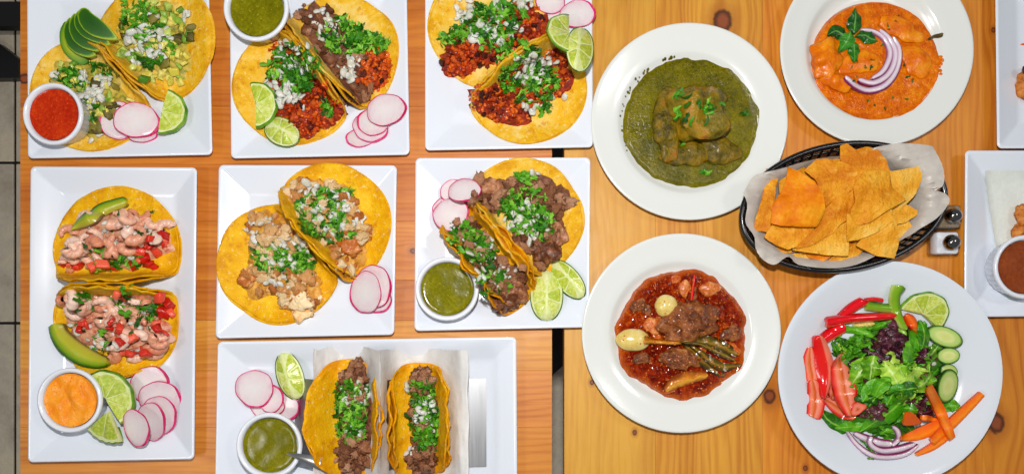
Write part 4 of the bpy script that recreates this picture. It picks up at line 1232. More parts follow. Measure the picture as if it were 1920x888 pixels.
# ======== plate with pastor tacos, top third
square_plate([(797, -62), (1110, -62), (1112, 276), (797, 282)], 'square plate carrying two red pork tacos, touching the round plate of green sauce')
tC1 = taco(917, 55, 110, -54, 'red pork taco cut by the top edge of the picture, above its neighbour', M['tort_pale'], ridge=(955, 114))
meat_fill(tC1, 'pastor', [(905, 80, 66, 48, 20), (985, 50, 40, 44, 40), (862, 115, 34, 30, 20)], [(870, 20, 18, 26, 0), (930, 60, 60, 22, 10), (960, 10, 44, 14, 0)], [(925, 40, 64, 30, 15), (855, 70, 36, 18, 20), (935, 75, 40, 20, 30)], 110, (9, 15), 60, 76, dark=24, zmax=45, crumbs=120)
tC2 = taco(988, 163, 110, 126, 'red pork taco with a bare lower rim, just below the pair of limes', M['tort_pale'], ridge=(962, 122))
meat_fill(tC2, 'pastor', [(945, 190, 66, 40, -10), (1030, 140, 40, 44, -20), (975, 160, 60, 40, 0)], [(990, 130, 34, 34, -20), (995, 200, 24, 12, 0), (1030, 125, 14, 26, 0), (1045, 178, 12, 8, 0)], [(972, 125, 36, 46, -30), (990, 165, 42, 30, -20), (1020, 150, 30, 22, 0), (1018, 205, 16, 10, 0)], 110, (9, 15), 54, 70, dark=24, zmax=45, crumbs=120)
radish(1040, 30, 17, 15, 'small sliver of radish between the two larger ones beside the paired limes')
radish(1032, 1, 28, 24, 'radish slice cut by the top edge of the picture beside the paired limes')
radish(1083, 26, 32, 27, 'large radish slice at the top of the plate edge above the paired limes', side=20)
lime_round(1068, 62, 42, 205, 232, 'rounded lime piece partly under another one on the red pork taco plate', 16)
lime_wedge(1088, 90, 50, 26, 82, 'long lime wedge lying across the other one on the red pork taco plate')

# ======== long plate with shrimp tacos
square_plate([(57, 312), (369, 314), (364, 860), (52, 866)], 'long rectangular plate carrying two shrimp tacos down the left side', rimw=48, zr=28)
tD1 = taco(222, 470, 118, -90, 'upper shrimp taco with one avocado slice along its top rim', M['tort_yellow'], ridge=(222, 524), zr=50)
tD2 = taco(222, 596, 116, 90, 'lower shrimp taco with a thick avocado slice, above the orange sauce', M['tort_yellow'], ridge=(222, 543), zr=50, minus=(72, 25, .6))
def shrimp_fill(root, bed, sh, tom, cil, oni, n=(34, 26, 20, 26), zmax=42):
    mound(bed, 12, M['shrimpbed'], 'filling_bed', root, zmax=zmax, bumps=3, edge=.15, seed=bed[1] * .1, kind='stuff')
    scatter('onion', root, oni, n[3] // 2, (12, 18), True, .5, .3)
    scatter('shrimp', root, sh, n[0], (35, 45), True, .22, .16, zmax=zmax + 25, track=True)
    scatter('tomato', root, tom, int(n[1] * 1.1), (12, 21), False, 0, .25, zmax=70)
    scatter('onion', root, oni, n[3] // 2, (9, 15), True, .5, .3, zmax=70)
    scatter('leaf', root, cil, n[2], (16, 26), True, .4, .3, tz=4)
    scatter('leafdark', root, sh, 12, (9, 14), True, .5, .25)
    scatter('shrimpbit', root, sh, 8, (12, 20), False, 0, .25, zmax=60); scatter('shred', root, cil, 60, (8, 14), True, .6, .3, joined='cilantro_shreds')
shrimp_fill(tD1, (222, 455, 100, 52, 0), [(230, 440, 84, 40, 0), (150, 475, 40, 40, 0), (270, 425, 50, 30, 0)], [(285, 465, 40, 26, 0), (160, 500, 40, 14, 0), (250, 500, 44, 10, 0), (180, 445, 14, 14, 0)],
            [(235, 490, 36, 14, 10), (185, 485, 16, 24, 0)], [(222, 455, 90, 50, 0)], (30, 26, 18, 34))
shrimp_fill(tD2, (225, 605, 96, 56, 0), [(215, 600, 84, 44, 0), (250, 630, 60, 40, 0), (150, 570, 30, 24, 0)], [(160, 612, 24, 16, 0), (215, 610, 26, 12, 0), (305, 590, 20, 44, 0), (245, 655, 34, 26, 0), (222, 548, 20, 8, 0)],
            [(255, 570, 44, 30, -30), (160, 555, 22, 14, 0), (190, 640, 22, 16, 0)], [(225, 605, 90, 56, 0)], (32, 26, 26, 40))
zd = lambda pts: Z(4.44, 90, 340, pts)
avo('long avocado slice lying along the top rim of the upper shrimp taco', zd([(195, 405, 12), (260, 350, 90), (360, 290, 120), (450, 235, 118), (550, 190, 100), (650, 165, 88)]) and [(p[0], p[1], p[2] / 4.44) for p in zd([(195, 405, 12), (270, 345, 84), (360, 290, 116), (450, 235, 112), (550, 195, 96), (650, 165, 88)])], M['avo_slice'], 9, 4)
ze = lambda pts: [(p[0] / 4.439 + 80, p[1] / 4.439 + 520, p[2] / 4.439) for p in pts]
avo('thick curved avocado slice over the left side of the lower shrimp taco', ze([(540, 705, 70), (440, 690, 130), (310, 640, 165), (200, 560, 165), (130, 470, 140), (105, 385, 120)])[::1], M['avo_slice'], 12, 6, lift=3)
lime_round(196, 748, 53, 38, 196, 'large lime half between the orange sauce ramekin and the radish fan', 18)
lime_round(208, 768, 62, -108, 74, 'narrow lime wedge pointing down below the larger lime on the shrimp plate', 18, 1.0, segs=2)
ramekin(129, 750, 61, 'ramekin of creamy orange sauce on the long shrimp taco plate', M['crema'], 'chipotle_crema', 'creamy orange sauce in the ramekin beside the shrimp tacos', zb=9, level=7)
radish(281, 722, 36, 36, 'uppermost radish slice of the fan touching the lower shrimp taco', side=20)
radish(301, 748, 37, 35, 'second radish slice down in the fan on the shrimp taco plate', side=10)
radish(298, 778, 34, 36, 'middle radish slice of the fan on the shrimp taco plate', side=-20)
radish(283, 790, 31, 36, 'fourth radish slice in the fan, next to the lowest one on the shrimp taco plate', side=10)
radish(258, 801, 28, 35, 'lowest and leftmost radish slice of the fan on the shrimp taco plate', .25, side=-40)

# ======== chicken plate
square_plate([(410, 309), (744, 310), (739, 627), (404, 634)], 'square plate carrying two chicken tacos, in the middle of the left table')
tE2 = taco(621, 423, 112, 218, 'chicken taco on the upper right of its plate, folded against its neighbour', M['tort_yellow'], ridge=(590, 458), wav=2.6)
meat_fill(tE2, 'chicken', [(610, 400, 62, 54, -40), (655, 460, 40, 50, -20), (572, 370, 34, 34, 0)], [(618, 400, 58, 46, -30), (650, 410, 34, 28, 0), (570, 355, 18, 12, 0)], [(600, 405, 44, 46, -30), (600, 380, 50, 20, 20), (635, 430, 24, 30, 0), (657, 362, 9, 8, 0)], 70, (14, 25), 60, 120, zmax=45, cs=(11, 19))
tE1 = taco(527, 493, 112, 38, 'chicken taco on the lower left of its plate with bare golden rim', M['tort_yellow'], ridge=(584, 462), wav=2.6)
meat_fill(tE1, 'chicken', [(520, 490, 60, 66, -40), (560, 545, 46, 36, 0), (500, 430, 40, 34, 0)], [(495, 430, 30, 24, 0), (540, 475, 44, 30, 0), (525, 535, 26, 22, 0)], [(510, 480, 34, 30, 0), (560, 495, 34, 32, -30), (540, 490, 50, 24, -10)], 74, (15, 28), 56, 120, zmax=45, cs=(11, 19))
blob(563, 563, 19, 16, 0, 16, M['chicken'], 'chicken_chunk', tE1, na=.42, fine=.22, boxy=.75, nzs=.07); blob(565, 588, 18, 14, 20, 12, M['chicken'], 'chicken_chunk', tE1, na=.42, fine=.22, boxy=.75, nzs=.07)
blob(465, 520, 16, 20, -20, 13, M['chicken'], 'chicken_chunk', tE1, na=.42, fine=.22, boxy=.75, nzs=.07); blob(652, 460, 20, 15, 20, 13, M['chicken'], 'chicken_chunk', tE2, na=.42, fine=.22, boxy=.75, nzs=.07)
radish(706, 560, 29, 27, 'lowest radish slice, a sliver under the other two on the chicken taco plate', side=-60)
radish(702, 535, 33, 40, 'middle radish slice behind the top one on the chicken taco plate', .2, side=0)
radish(685, 548, 31, 40, 'top radish slice with a thick pink rim on the chicken taco plate', -.15, side=200)

# ======== steak plate
square_plate([(779, 296), (1107, 295), (1105, 613), (777, 620)], 'square plate carrying two steak tacos beside the stew plate')
tF2 = taco(980, 413, 111, 218, 'steak taco with a cilantro sprig near its top, upper right on its plate', M['tort_pale'], ridge=(948, 452), wav=3)
meat_fill(tF2, 'steak', [(925, 365, 46, 28, -10), (1015, 410, 50, 70, -20), (1020, 465, 30, 36, 0), (985, 370, 70, 34, -10)], [(990, 415, 40, 40, -30), (1005, 320, 14, 8, 0), (970, 420, 30, 20, 0)], [(985, 395, 42, 44, -30), (1005, 420, 40, 28, -40), (960, 380, 24, 24, 0)], 90, (14, 25), 40, 84, zmax=45, h=9)
scatter('leaf', tF2, [(985, 330, 12, 12, 0)], 8, (18, 26), True, .3, .3)
tF1 = taco(914, 488, 106, 38, 'steak taco folded up on both sides, lower left, beside the green salsa', M['tort_deep'], plus=(18, 18, math.radians(80)), minus=(3, 18, math.radians(80)), wav=4, z0=12)
meat_fill(tF1, 'steak', [(876, 430, 26, 20, -40), (912, 482, 28, 72, 38), (948, 548, 34, 32, 0), (962, 525, 26, 30, 0)], [(905, 490, 26, 60, 38), (955, 515, 16, 14, 0), (925, 455, 10, 16, 0)], [(880, 460, 26, 44, 38), (925, 525, 26, 34, 30), (900, 470, 30, 30, 0), (868, 435, 24, 12, 0)], 70, (15, 26), 34, 84, zmax=50, h=10)
blob(942, 568, 24, 16, 30, 20, M['steak'], 'meat_chunk', tF1, na=.4, boxy=.75, fine=.2, nzs=.07); blob(968, 548, 22, 18, 0, 20, M['steak'], 'meat_chunk', tF1, na=.4, boxy=.75, fine=.2, nzs=.07)
blob(920, 354, 18, 16, 10, 18, M['steak'], 'meat_chunk', tF2, na=.4, boxy=.75, fine=.2, nzs=.07); blob(1022, 470, 24, 20, -10, 20, M['steak'], 'meat_chunk', tF2, na=.4, boxy=.75, fine=.2, nzs=.07); blob(1048, 440, 16, 18, 0, 18, M['steak'], 'meat_chunk', tF2, na=.4, boxy=.75, fine=.2, nzs=.07)
radish(840, 394, 29, 27, 'hidden radish slice under the large lowest one beside the steak tacos')
radish(853, 359, 27, 23, 'radish slice behind the topmost one in the upper left of the steak taco plate')
radish(846, 402, 34, 31, 'large lowest radish slice above the green salsa ramekin on the steak taco plate')
radish(871, 357, 30, 24, 'topmost radish slice in the upper left corner of the steak taco plate', side=-70)
ramekin(838, 541, 60, 'ramekin of green salsa in the corner of the steak taco plate', M['salsa_green'], 'green_salsa', 'green salsa in the ramekin beside the folded steak taco', zb=9, level=8)
lime_wedge(1064, 523, 44, 21, -50, 'slim lime wedge tilted beside the fuller one, near the stew plate')
lime_wedge(1025, 553, 48, 30, 90, 'full lime wedge standing upright in view at the lower rim of the steak taco plate', ridge=.0)
sp_ = leaf_t('cilantro_leaf', M['cilantro'], 1)

# ======== rectangular plate with taco holder
square_plate([(408, 640), (968, 631), (970, 950), (402, 956)], 'long rectangular plate carrying the steel taco holder at the bottom', rimw=44, zr=27)
plateG = list(CUR)
# steel holder: bent sheet
hp = [(553, 10), (561, 12), (592, 38), (600, 38), (618, 16), (655, 10), (680, 16), (707, 66), (720, 66), (745, 16), (775, 10), (802, 16), (846, 54), (852, 54), (864, 14), (912, 10)]
hx = [at(px, 780, z) for px, z in hp]
def sheet_x(pts, y0, y1, thick, n=10, yfun=None):
    vs, fs = [], []
    m_ = len(pts)
    for s_ in (0, 1):
        for i in range(n + 1):
            y = y0 + (y1 - y0) * i / n
            for k_, p in enumerate(pts):
                dz = yfun(k_, i) if yfun else 0
                vs.append((p[0], y, p[1] + dz - s_ * thick))
    N1 = (n + 1) * m_
    for i in range(n):
        for k_ in range(m_ - 1):
            a = i * m_ + k_
            fs.append([a, a + 1, a + m_ + 1, a + m_]); fs.append([N1 + a, N1 + a + m_, N1 + a + m_ + 1, N1 + a + 1])
    for i in (0, n):
        for k_ in range(m_ - 1):
            a = i * m_ + k_; fs.append([a, a + 1, N1 + a + 1, N1 + a] if i else [a + 1, a, N1 + a, N1 + a + 1])
    for k_ in (0, m_ - 1):
        for i in range(n):
            a = i * m_ + k_; fs.append([a, a + m_, N1 + a + m_, N1 + a] if k_ == 0 else [a + m_, a, N1 + a, N1 + a + m_])
    return vs, fs
v, f = sheet_x([(p.x, p.z) for p in hx], CY - 708, CY - 872, 2)
hold = mobj('taco_holder', v, f, M['steel'], smooth=False); tag(hold, 'stainless steel taco holder with flat side flanges, under the two wrapped tacos', 'taco holder')
CUR = plateG[:1]; surf(v, f)
def liner(xs, ytop, ybot, label, seed):
    """folded paper in one pocket, with serrated top edge"""
    pts = [(at(px, 780, z).x, z) for px, z in xs]
    P2 = [tuple(q) for q in catmull([(a, b) for a, b in pts], 60)]
    n = 26
    vs, fs = sheet_x(P2, 0, 1, 1.0, n)
    m_ = len(P2); out = []
    for idx, q in enumerate(vs):
        k_ = idx % m_; t = q[1]
        serr = 2.2 * (k_ % 2) * (1 if t < .01 else 0)
        y = (CY - ytop) + ((CY - ybot) - (CY - ytop)) * t - serr + 4 * nz(k_ * .08 + seed, 1, 2) * (1 - t)
        amp = 2.6
        out.append((q[0] + amp * nz(y * .02 + seed, k_ * .12), y, q[2] + amp * (nz(y * .03, k_ * .2, seed) + .5 * nz(y * .09, k_ * .4, seed))))
    o = mobj('paper_liner', out, fs, M['deli']); tag(o, label, 'paper liner', 'papers in the taco holder'); surf(out, fs)
liner([(588, 56), (602, 42), (620, 26), (642, 15), (658, 13), (678, 20), (698, 60), (713, 94)], 650, 905, 'white paper with a torn edge round the left taco in the steel holder', 3)
liner([(712, 92), (724, 60), (744, 22), (778, 13), (804, 20), (838, 50), (860, 82), (878, 92)], 652, 905, 'white paper with a torn edge round the right taco in the steel holder', 8)
tG1 = taco(662, 784, 108, 0, 'steak taco on the left side of the steel holder', M['tort_deep'], plus=(12, 26, math.radians(72)), minus=(8, 30, math.radians(60)), z0=26, wav=3)
meat_fill(tG1, 'steak', [(664, 780, 30, 96, 0), (668, 715, 20, 30, 0), (662, 850, 32, 40, 0)], [(665, 735, 22, 30, 0), (668, 800, 18, 16, 0)], [(662, 775, 30, 54, 0), (665, 742, 34, 26, 0)], 90, (13, 22), 30, 90, h=22, zmax=60)
tG2 = taco(788, 786, 106, 0, 'steak taco on the right side of the steel holder with its near rim curled over', M['tort_deep'], plus=(10, 26, math.radians(70)), minus=(8, 34, math.radians(104)), z0=26, wav=3)
meat_fill(tG2, 'steak', [(795, 785, 23, 96, 0), (791, 715, 20, 26, 0), (793, 860, 24, 36, 0)], [(800, 775, 20, 40, 0), (775, 725, 16, 8, 0), (775, 848, 12, 10, 0)], [(797, 780, 24, 56, 0), (793, 735, 26, 18, 0), (800, 825, 20, 26, 0)], 90, (13, 22), 34, 90, h=22, zmax=70)
CUR = plateG[:1]; surf(v, f)
radish(537, 762, 24, 26, 'rightmost radish slice beside the steel taco holder', side=-60)
radish(500, 760, 34, 24, 'radish slice under two others above the green salsa with the spoon', side=-70)
radish(508, 746, 24, 25, 'small radish slice between the topmost and the rightmost on the bottom plate', side=30)
radish(477, 728, 36, 35, 'topmost radish slice with a tiny pink dot on the bottom plate', side=-80)
lime_wedge(543, 704, 46, 25, 108, 'single lime wedge beside the steel taco holder at the bottom')
ramekin(504, 835, 62, 'ramekin of green salsa with a spoon in it on the bottom plate', M['salsa_green'], 'green_salsa', 'green salsa with the spoon dipped in it on the bottom plate', zb=8, level=8)
spn = empty('spoon', at(560, 858, 50), 'steel spoon handle sticking out of the green salsa on the bottom plate', 'spoon')
def rod(pts, ws, th, name, mat, parent, camb=2.0):
    L = catmull([tuple(at(p[0], p[1], p[2])) + (w_,) for p, w_ in zip(pts, ws)], 20)
    vs, fs = [], []
    for i, p in enumerate(L):
        a = Vector(L[max(0, i - 1)][:3]); b = Vector(L[min(len(L) - 1, i + 1)][:3]); d = (b - a); d.z = 0; d.normalize(); s_ = Vector((-d.y, d.x, 0))
        for j in range(5):
            t = j / 2 - 1; q = Vector(p[:3]) + s_ * (t * p[3] / 2); vs.append((q.x, q.y, q.z + camb * (1 - t * t)))
        for j in range(4, -1, -1):
            t = j / 2 - 1; q = Vector(p[:3]) + s_ * (t * p[3] / 2); vs.append((q.x, q.y, q.z + camb * (1 - t * t) - th))
    for i in range(len(L) - 1):
        for j in range(10): fs.append([i * 10 + j, (i + 1) * 10 + j, (i + 1) * 10 + (j + 1) % 10, i * 10 + (j + 1) % 10])
    fs.append(list(range(10))); fs.append([(len(L) - 1) * 10 + j for j in range(10)][::-1])
    return mobj(name, vs, fs, mat, parent=parent)
rod([(536, 849, 46), (552, 853, 58), (575, 860, 66), (601, 868, 70)], [5, 9, 16, 19], 2, 'handle', M['spoonsteel'], spn, 2.5)
rod([(505, 838, 30), (522, 844, 34), (537, 850, 45)], [16, 22, 6], 2, 'spoon_bowl', M['spoonsteel'], spn, -4)

# ======== round plates
def soup(px, py, rx, ry, z, mat, name, label, cat, seed, edge=.05, bumps=1.2, bs=.07, holes=None):
    vs, fs = [], []
    NR_, NA_ = 26, 110
    for i in range(NR_ + 1):
        t = i / NR_
        for j in range(NA_):
            a = 2 * math.pi * j / NA_
            rr = t * (1 + edge * 1.4 * nz(math.cos(a) * 2 + seed, math.sin(a) * 2, seed) + edge * .7 * nz(math.cos(a) * 9, math.sin(a) * 9, seed))
            q = at(px + rx * rr * math.cos(a), py - ry * rr * math.sin(a), z)
            l = down(q.x, q.y, CUR[:1])
            zz = z + bumps * (nz(q.x * bs, q.y * bs, seed) + .6 * nz(q.x * bs * 2.6, q.y * bs * 2.6, seed)) * (1 - t ** 6)
            if i == NR_: zz = l + 0.2
            elif i == NR_ - 1: zz = max(l + 1.0, min(zz, z))
            else: zz = max(zz, l + 1.2)
            vs.append((q.x, q.y, zz))
    for i in range(NR_):
        for j in range(NA_): fs.append([i * NA_ + j, (i + 1) * NA_ + j, (i + 1) * NA_ + (j + 1) % NA_, i * NA_ + (j + 1) % NA_])
    o = mobj(name, vs, fs, mat, attr={'rim': [i / NR_ for i in range(NR_ + 1) for j in range(NA_)]}); tag(o, label, cat); surf(vs, fs); return o
def drops(root_label, name, mat, pts, cat):
    vs, fs = [], []
    c0 = None
    for (px, py, r_) in pts:
        l, n = hit(px, py, CUR[:1]); b = len(vs)
        N_ = 9
        vs.append((l.x, l.y, l.z + r_ * .35))
        for rr, dz in ((.7, .28), (1.0, -.05)):
            for j in range(N_):
                a = 2 * math.pi * j / N_; k_ = r_ * rr * (1 + .35 * nz(px + j, py))
                x, y = l.x + k_ * math.cos(a), l.y + k_ * math.sin(a)
                vs.append((x, y, max(down(x, y, CUR[:1]), l.z - 4) + r_ * dz * .8))
        for j in range(N_):
            j2 = (j + 1) % N_
            fs.append([b, b + 1 + j, b + 1 + j2]); fs.append([b + 1 + j, b + 1 + N_ + j, b + 1 + N_ + j2, b + 1 + j2])
    o = mobj(name, vs, fs, mat); tag(o, root_label, cat, kind='stuff'); return o

round_plate(1293, 227, 185, M['round'], 'round white plate of green sauce, between the red pork tacos and the orange dish', RIMPROF, 31.4)
sH = soup(1294, 229, 125, 121, 17, M['mole'], 'green_sauce', 'thick dark green sauce with chicken in the round plate', 'sauce', 1.7, .035, 1.2)
pts = []
for k_ in range(22):
    a = math.radians(R.uniform(110, 205)); rr = R.uniform(1.0, 1.03) + abs(R.gauss(0, .02))
    pts.append((1294 + 125 * rr * math.cos(a), 229 - 121 * rr * math.sin(a), R.uniform(1.2, 2.8)))
for k_ in range(5): pts.append((1242 + k_ * 6 + R.uniform(-2, 2), 113 - k_ * 1.4 + R.uniform(-1, 1), R.uniform(2, 3.2)))
drops('fine green splashes on the rim of the green sauce plate', 'sauce_splashes', M['mole'], pts, 'splashes')
blob(1252, 232, 25, 68, 4, 24, M['molecoat'], 'chicken_piece', None, 'long sauce coated chicken piece standing left of the topmost piece in the green sauce', 'chicken piece', 'chicken pieces in green sauce', nzs=.03, na=.25, boxy=.7, fine=.05)
blob(1292, 288, 50, 22, 5, 14, M['molecoat'], 'chicken_piece', None, 'low dark chicken piece mostly sunk below the topmost piece in the green sauce', 'chicken piece', 'chicken pieces in green sauce', nzs=.04, na=.3, fine=.08)
blob(1354, 282, 34, 24, -10, 17, M['molecoat'], 'chicken_piece', None, 'small rounded chicken piece at the lower right in the green sauce', 'chicken piece', 'chicken pieces in green sauce', nzs=.04, na=.3, fine=.06)
blob(1307, 205, 49, 54, 10, 62, M['moletop'], 'chicken_piece', None, 'largest, topmost chicken piece with chopped cilantro on it in the green sauce', 'chicken piece', 'chicken pieces in green sauce', nzs=.028, na=.34, boxy=.88, fine=.1, seed=11)
gH = empty('cilantro_garnish', at(1305, 200, 60), 'chopped cilantro sprinkled over the chicken in green sauce', 'cilantro')
scatter('leaf', gH, [(1305, 210, 34, 22, 0)], 9, (16, 26), True, .3, .2)
scatter('shred', gH, [(1305, 205, 38, 36, 0)], 10, (14, 26), True, .3, .25)
scatter('leaf', gH, [(1276, 277, 7, 5, 0), (1323, 320, 9, 7, 0), (1395, 212, 12, 5, 0), (1350, 190, 4, 6, 0), (1273, 178, 6, 8, 0)], 12, (12, 20), True, .2, .15)

round_plate(1645, 92, 182, M['round'], 'round white plate of orange sauce with red onion and green leaves, top right', RIMPROF, 31.4)
sI = soup(1642, 113, 119, 113, 17, M['curry'], 'orange_sauce', 'creamy orange sauce in the top right round plate', 'sauce', 4.1, .012, 2.0, .05)
drops('orange sauce drips on the rim right of the orange dish', 'sauce_drips', M['curry'], [(1762, 108, 4), (1764, 114, 5), (1761, 121, 5), (1757, 127, 5), (1762, 133, 4), (1764, 139, 3), (1757, 118, 4), (1752, 124, 4)], 'splashes')
blob(1546, 113, 30, 34, 10, 18, M['currycoat'], 'shrimp_piece', None, 'large sauce covered shrimp at the left rim of the orange dish', 'shrimp', 'shrimp in orange sauce', nzs=.05, na=.35)
blob(1572, 150, 36, 17, -25, 18, M['currycoat'], 'shrimp_piece', None, 'curved shrimp below the green leaves in the orange dish', 'shrimp', 'shrimp in orange sauce', nzs=.05, na=.3)
blob(1716, 112, 34, 26, -50, 9, M['currycoat'], 'shrimp_piece', None, 'shrimp half sunk at the right of the onion arcs in the orange dish', 'shrimp', 'shrimp in orange sauce', nzs=.05, na=.3)
blob(1690, 55, 42, 18, -25, 8, M['currycoat'], 'shrimp_piece', None, 'shrimp half sunk in the upper right of the orange dish', 'shrimp', 'shrimp in orange sauce', nzs=.05, na=.3)
blob(1612, 120, 40, 22, 20, 7, M['currycoat'], 'shrimp_piece', None, 'shrimp half sunk inside the onion arcs of the orange dish', 'shrimp', 'shrimp in orange sauce', nzs=.05, na=.3)
gI = empty('herb_flecks', at(1640, 113, 18), 'dark green herb flecks scattered in the orange sauce', 'herb flecks')
scatter('leafdark', gI, [(1642, 113, 105, 100, 0)], 26, (6, 12), True, .2, .1)
zi = lambda pts: [(p[0] / 3.0625 + 1450, p[1] / 3.0625, p[2] / 3.0625) for p in pts]
def strip(name, label, cat, line, mat, thick, camber, n=24, group=None, nv=6, lift=0, frill=0, er=True):
    v_, f_, a_ = band(line, thick, camber, n, nv, lift=lift, frill=frill, endround=er)
    o = mobj(name, v_, f_, mat, attr={'v': a_}); tag(o, label, cat, group); surf(v_, f_); return o
strip('onion_strip', 'innermost red onion arc on the orange dish, starting under the leaves', 'red onion', zi([(500, 172, 20), (575, 180, 26), (640, 225, 30), (672, 300, 34), (655, 370, 36), (620, 420, 34), (565, 452, 24)])[::1], M['redonion'], 5, 3, group='red onion strips')
strip('onion_strip', 'middle red onion arc on the orange dish', 'red onion', zi([(610, 172, 24), (668, 222, 32), (702, 300, 36), (690, 380, 38), (645, 445, 38), (570, 480, 38), (488, 458, 34)]), M['redonion'], 5, 3, group='red onion strips', lift=1)
strip('onion_strip', 'outermost and longest red onion arc on the orange dish', 'red onion', zi([(688, 215, 26), (724, 280, 30), (722, 360, 34), (690, 440, 36), (630, 500, 38), (545, 522, 38), (470, 495, 36), (412, 440, 34)]), M['redonion'], 5, 3, group='red onion strips', lift=1)
strip('chile_stem', 'thin brown chile stem poking over the rim of the orange dish', 'chile stem', zi([(895, 225, 14), (925, 208, 16), (955, 203, 22), (970, 200, 22)]), M['stem'], 5, 4)
def leafbody(label, line, mat, name='basil_leaf', cat='leaf', group=None, frill=2.0, camber=3, lift=2, parent=None, thick=1.2, n=18, sub=None):
    v_, f_, a_ = band(line, thick, camber, n, 8, lift=lift, frill=frill, endround=False)
    o = mobj(name, v_, f_, mat, parent=parent, attr={'v': a_})
    if label: tag(o, label, cat, group)
    surf(v_, f_); return o
bs = empty('basil_sprig', at(1600, 70, 24), 'sprig of five glossy green leaves on the orange dish', 'herb sprig')
leafbody(None, zi([(455, 225, 4), (400, 205, 60), (355, 182, 76), (308, 208, 4)]), M['basil'], parent=bs)
leafbody(None, zi([(450, 230, 4), (460, 270, 60), (462, 310, 66), (465, 362, 2)]), M['basil'], parent=bs)
leafbody(None, zi([(470, 210, 4), (520, 205, 70), (555, 225, 66), (597, 238, 2)]), M['basil'], parent=bs, lift=4)
leafbody(None, zi([(465, 200, 6), (462, 160, 78), (468, 110, 74), (470, 46, 2)]), M['basil'], parent=bs, lift=5)
leafbody(None, zi([(440, 180, 6), (430, 220, 86), (405, 260, 60), (372, 305, 2)]), M['basil'], parent=bs, lift=7)

round_plate(1278, 624, 187, M['round'], 'round white plate of red beef stew at the bottom', RIMPROF, 31.4)
sJ = soup(1278, 627, 123, 121, 17, M['stew'], 'red_stew', 'chunky dark red chile stew in the bottom round plate', 'stew', 8.3, .05, 4.0, .075)
gJ = empty('stew_bits', at(1278, 627, 18), 'small seeds and bits scattered over the red stew', 'seeds')
for k_ in range(34):
    a = R.uniform(0, 6.28); rr = R.uniform(.35, .9)
    blob(1278 + 118 * rr * math.cos(a), 627 + 116 * rr * math.sin(a), R.uniform(7, 17), R.uniform(5, 11), R.uniform(0, 180), R.uniform(4, 7), M[R.choice(['stew', 'stew', 'stewmeat', 'chilelump', 'stew'])], 'stew_shred', gJ, nzs=.12, na=.3, fine=.1)
zj = lambda pts: [(p[0] / 3.414 + 1130, p[1] / 3.414 + 500) + tuple(q / 3.414 for q in p[2:]) for p in pts]
for k_, (x, y, a_, b_, ro, h_, m_, lb) in enumerate([
    (530, 140, 38, 45, 0, 9, 'fat', 'pale lump left of the thin red stem at the top of the stew'), (690, 140, 62, 42, 10, 9, 'fat', 'pale lump right of the thin red stem at the top of the stew'),
    (500, 590, 150, 62, -6, 14, 'stewmeat', 'lower reddish beef piece under the onion greens in the stew'), (310, 370, 50, 60, 20, 10, 'fat', 'ragged pale lump left of the dark beef piece in the stew'),
    (820, 420, 70, 50, 30, 9, 'stewmeat', 'sunken beef piece at the right of the stew'), (250, 590, 60, 36, 10, 9, 'stewmeat', 'sunken beef piece at the lower left of the stew'), (230, 250, 60, 40, 30, 8, 'stewmeat', 'sunken beef piece at the upper left of the stew')]):
    (q,) = zj([(x, y)])
    blob(q[0], q[1], a_ / 3.414, b_ / 3.414, ro, h_, M[m_], 'beef_piece' if m_ == 'stewmeat' else 'stew_lump', None, lb, 'stew piece', 'pieces in the red stew', nzs=.07, na=.3, fine=.14)
blob(1250, 573, 22, 21, 0, 22, M['bulb'], 'onion_bulb', None, 'small onion bulb partly behind the dark beef piece in the stew', 'onion bulb', na=.06)
blob(1293, 603, 52, 34, 8, 34, M['stewmeat'], 'beef_piece', None, 'large dark beef piece on top in the middle of the stew', 'stew piece', 'pieces in the red stew', nzs=.05, na=.3, boxy=.85, fine=.12, seed=5)
sj = empty('braised_onion', at(1187, 637, 20), 'whole pale onion bulb with its green top trailing across the stew', 'braised onion')
blob(1188, 637, 32, 21, 0, 24, M['bulb'], 'bulb', sj, na=.05)
def part_band(line, mat, name, parent, thick=3, camber=2, n=20, lift=1, frill=0.0):
    v_, f_, a_ = band(line, thick, camber, n, 6, lift=lift, frill=frill); o = mobj(name, v_, f_, mat, parent=parent, attr={'v': a_}); surf(v_, f_)
part_band(zj([(265, 465, 60), (330, 475, 36), (420, 482, 28), (510, 485, 24)]), M['chile'], 'stem', sj, 6, 4)
part_band(zj([(505, 480, 16), (600, 470, 44), (720, 490, 84), (865, 560, 40)]), M['scallion'], 'green_top', sj, 1.6, .3, frill=4)
part_band(zj([(510, 490, 20), (580, 540, 60), (660, 620, 70), (780, 700, 30)]), M['scallion'], 'green_top', sj, 1.6, .3, frill=4)
part_band(zj([(560, 500, 20), (640, 560, 40), (760, 640, 60), (885, 625, 14)]), M['scallion'], 'green_top', sj, 1.6, .4, frill=3, lift=3)
part_band(zj([(520, 485, 10), (640, 500, 26), (760, 560, 40), (850, 600, 14)]), M['scallion'], 'green_top', sj, 1.6, .4, frill=3, lift=4)
strip('pepper_strip', 'yellow braised pepper strip at the bottom of the stew', 'pepper strip', zj([(400, 790, 40), (470, 735, 80), (560, 705, 80), (670, 690, 50)]), M['chile'], 4, 5, frill=1.5)
strip('pepper_sliver', 'thin dark red stem standing at the top of the stew', 'stem', zj([(590, 50, 8), (582, 120, 14), (570, 215, 12)]), M['redpep'], 3, 2)
T['seed'] = chunk_t('seed', M['fat'], (1, .8, .5), 2, .9, .2, 1)
scatter('seed', gJ, [(1278, 627, 112, 110, 0)], 240, (2, 4.5), True, .3, .2, joined='seed_bits')

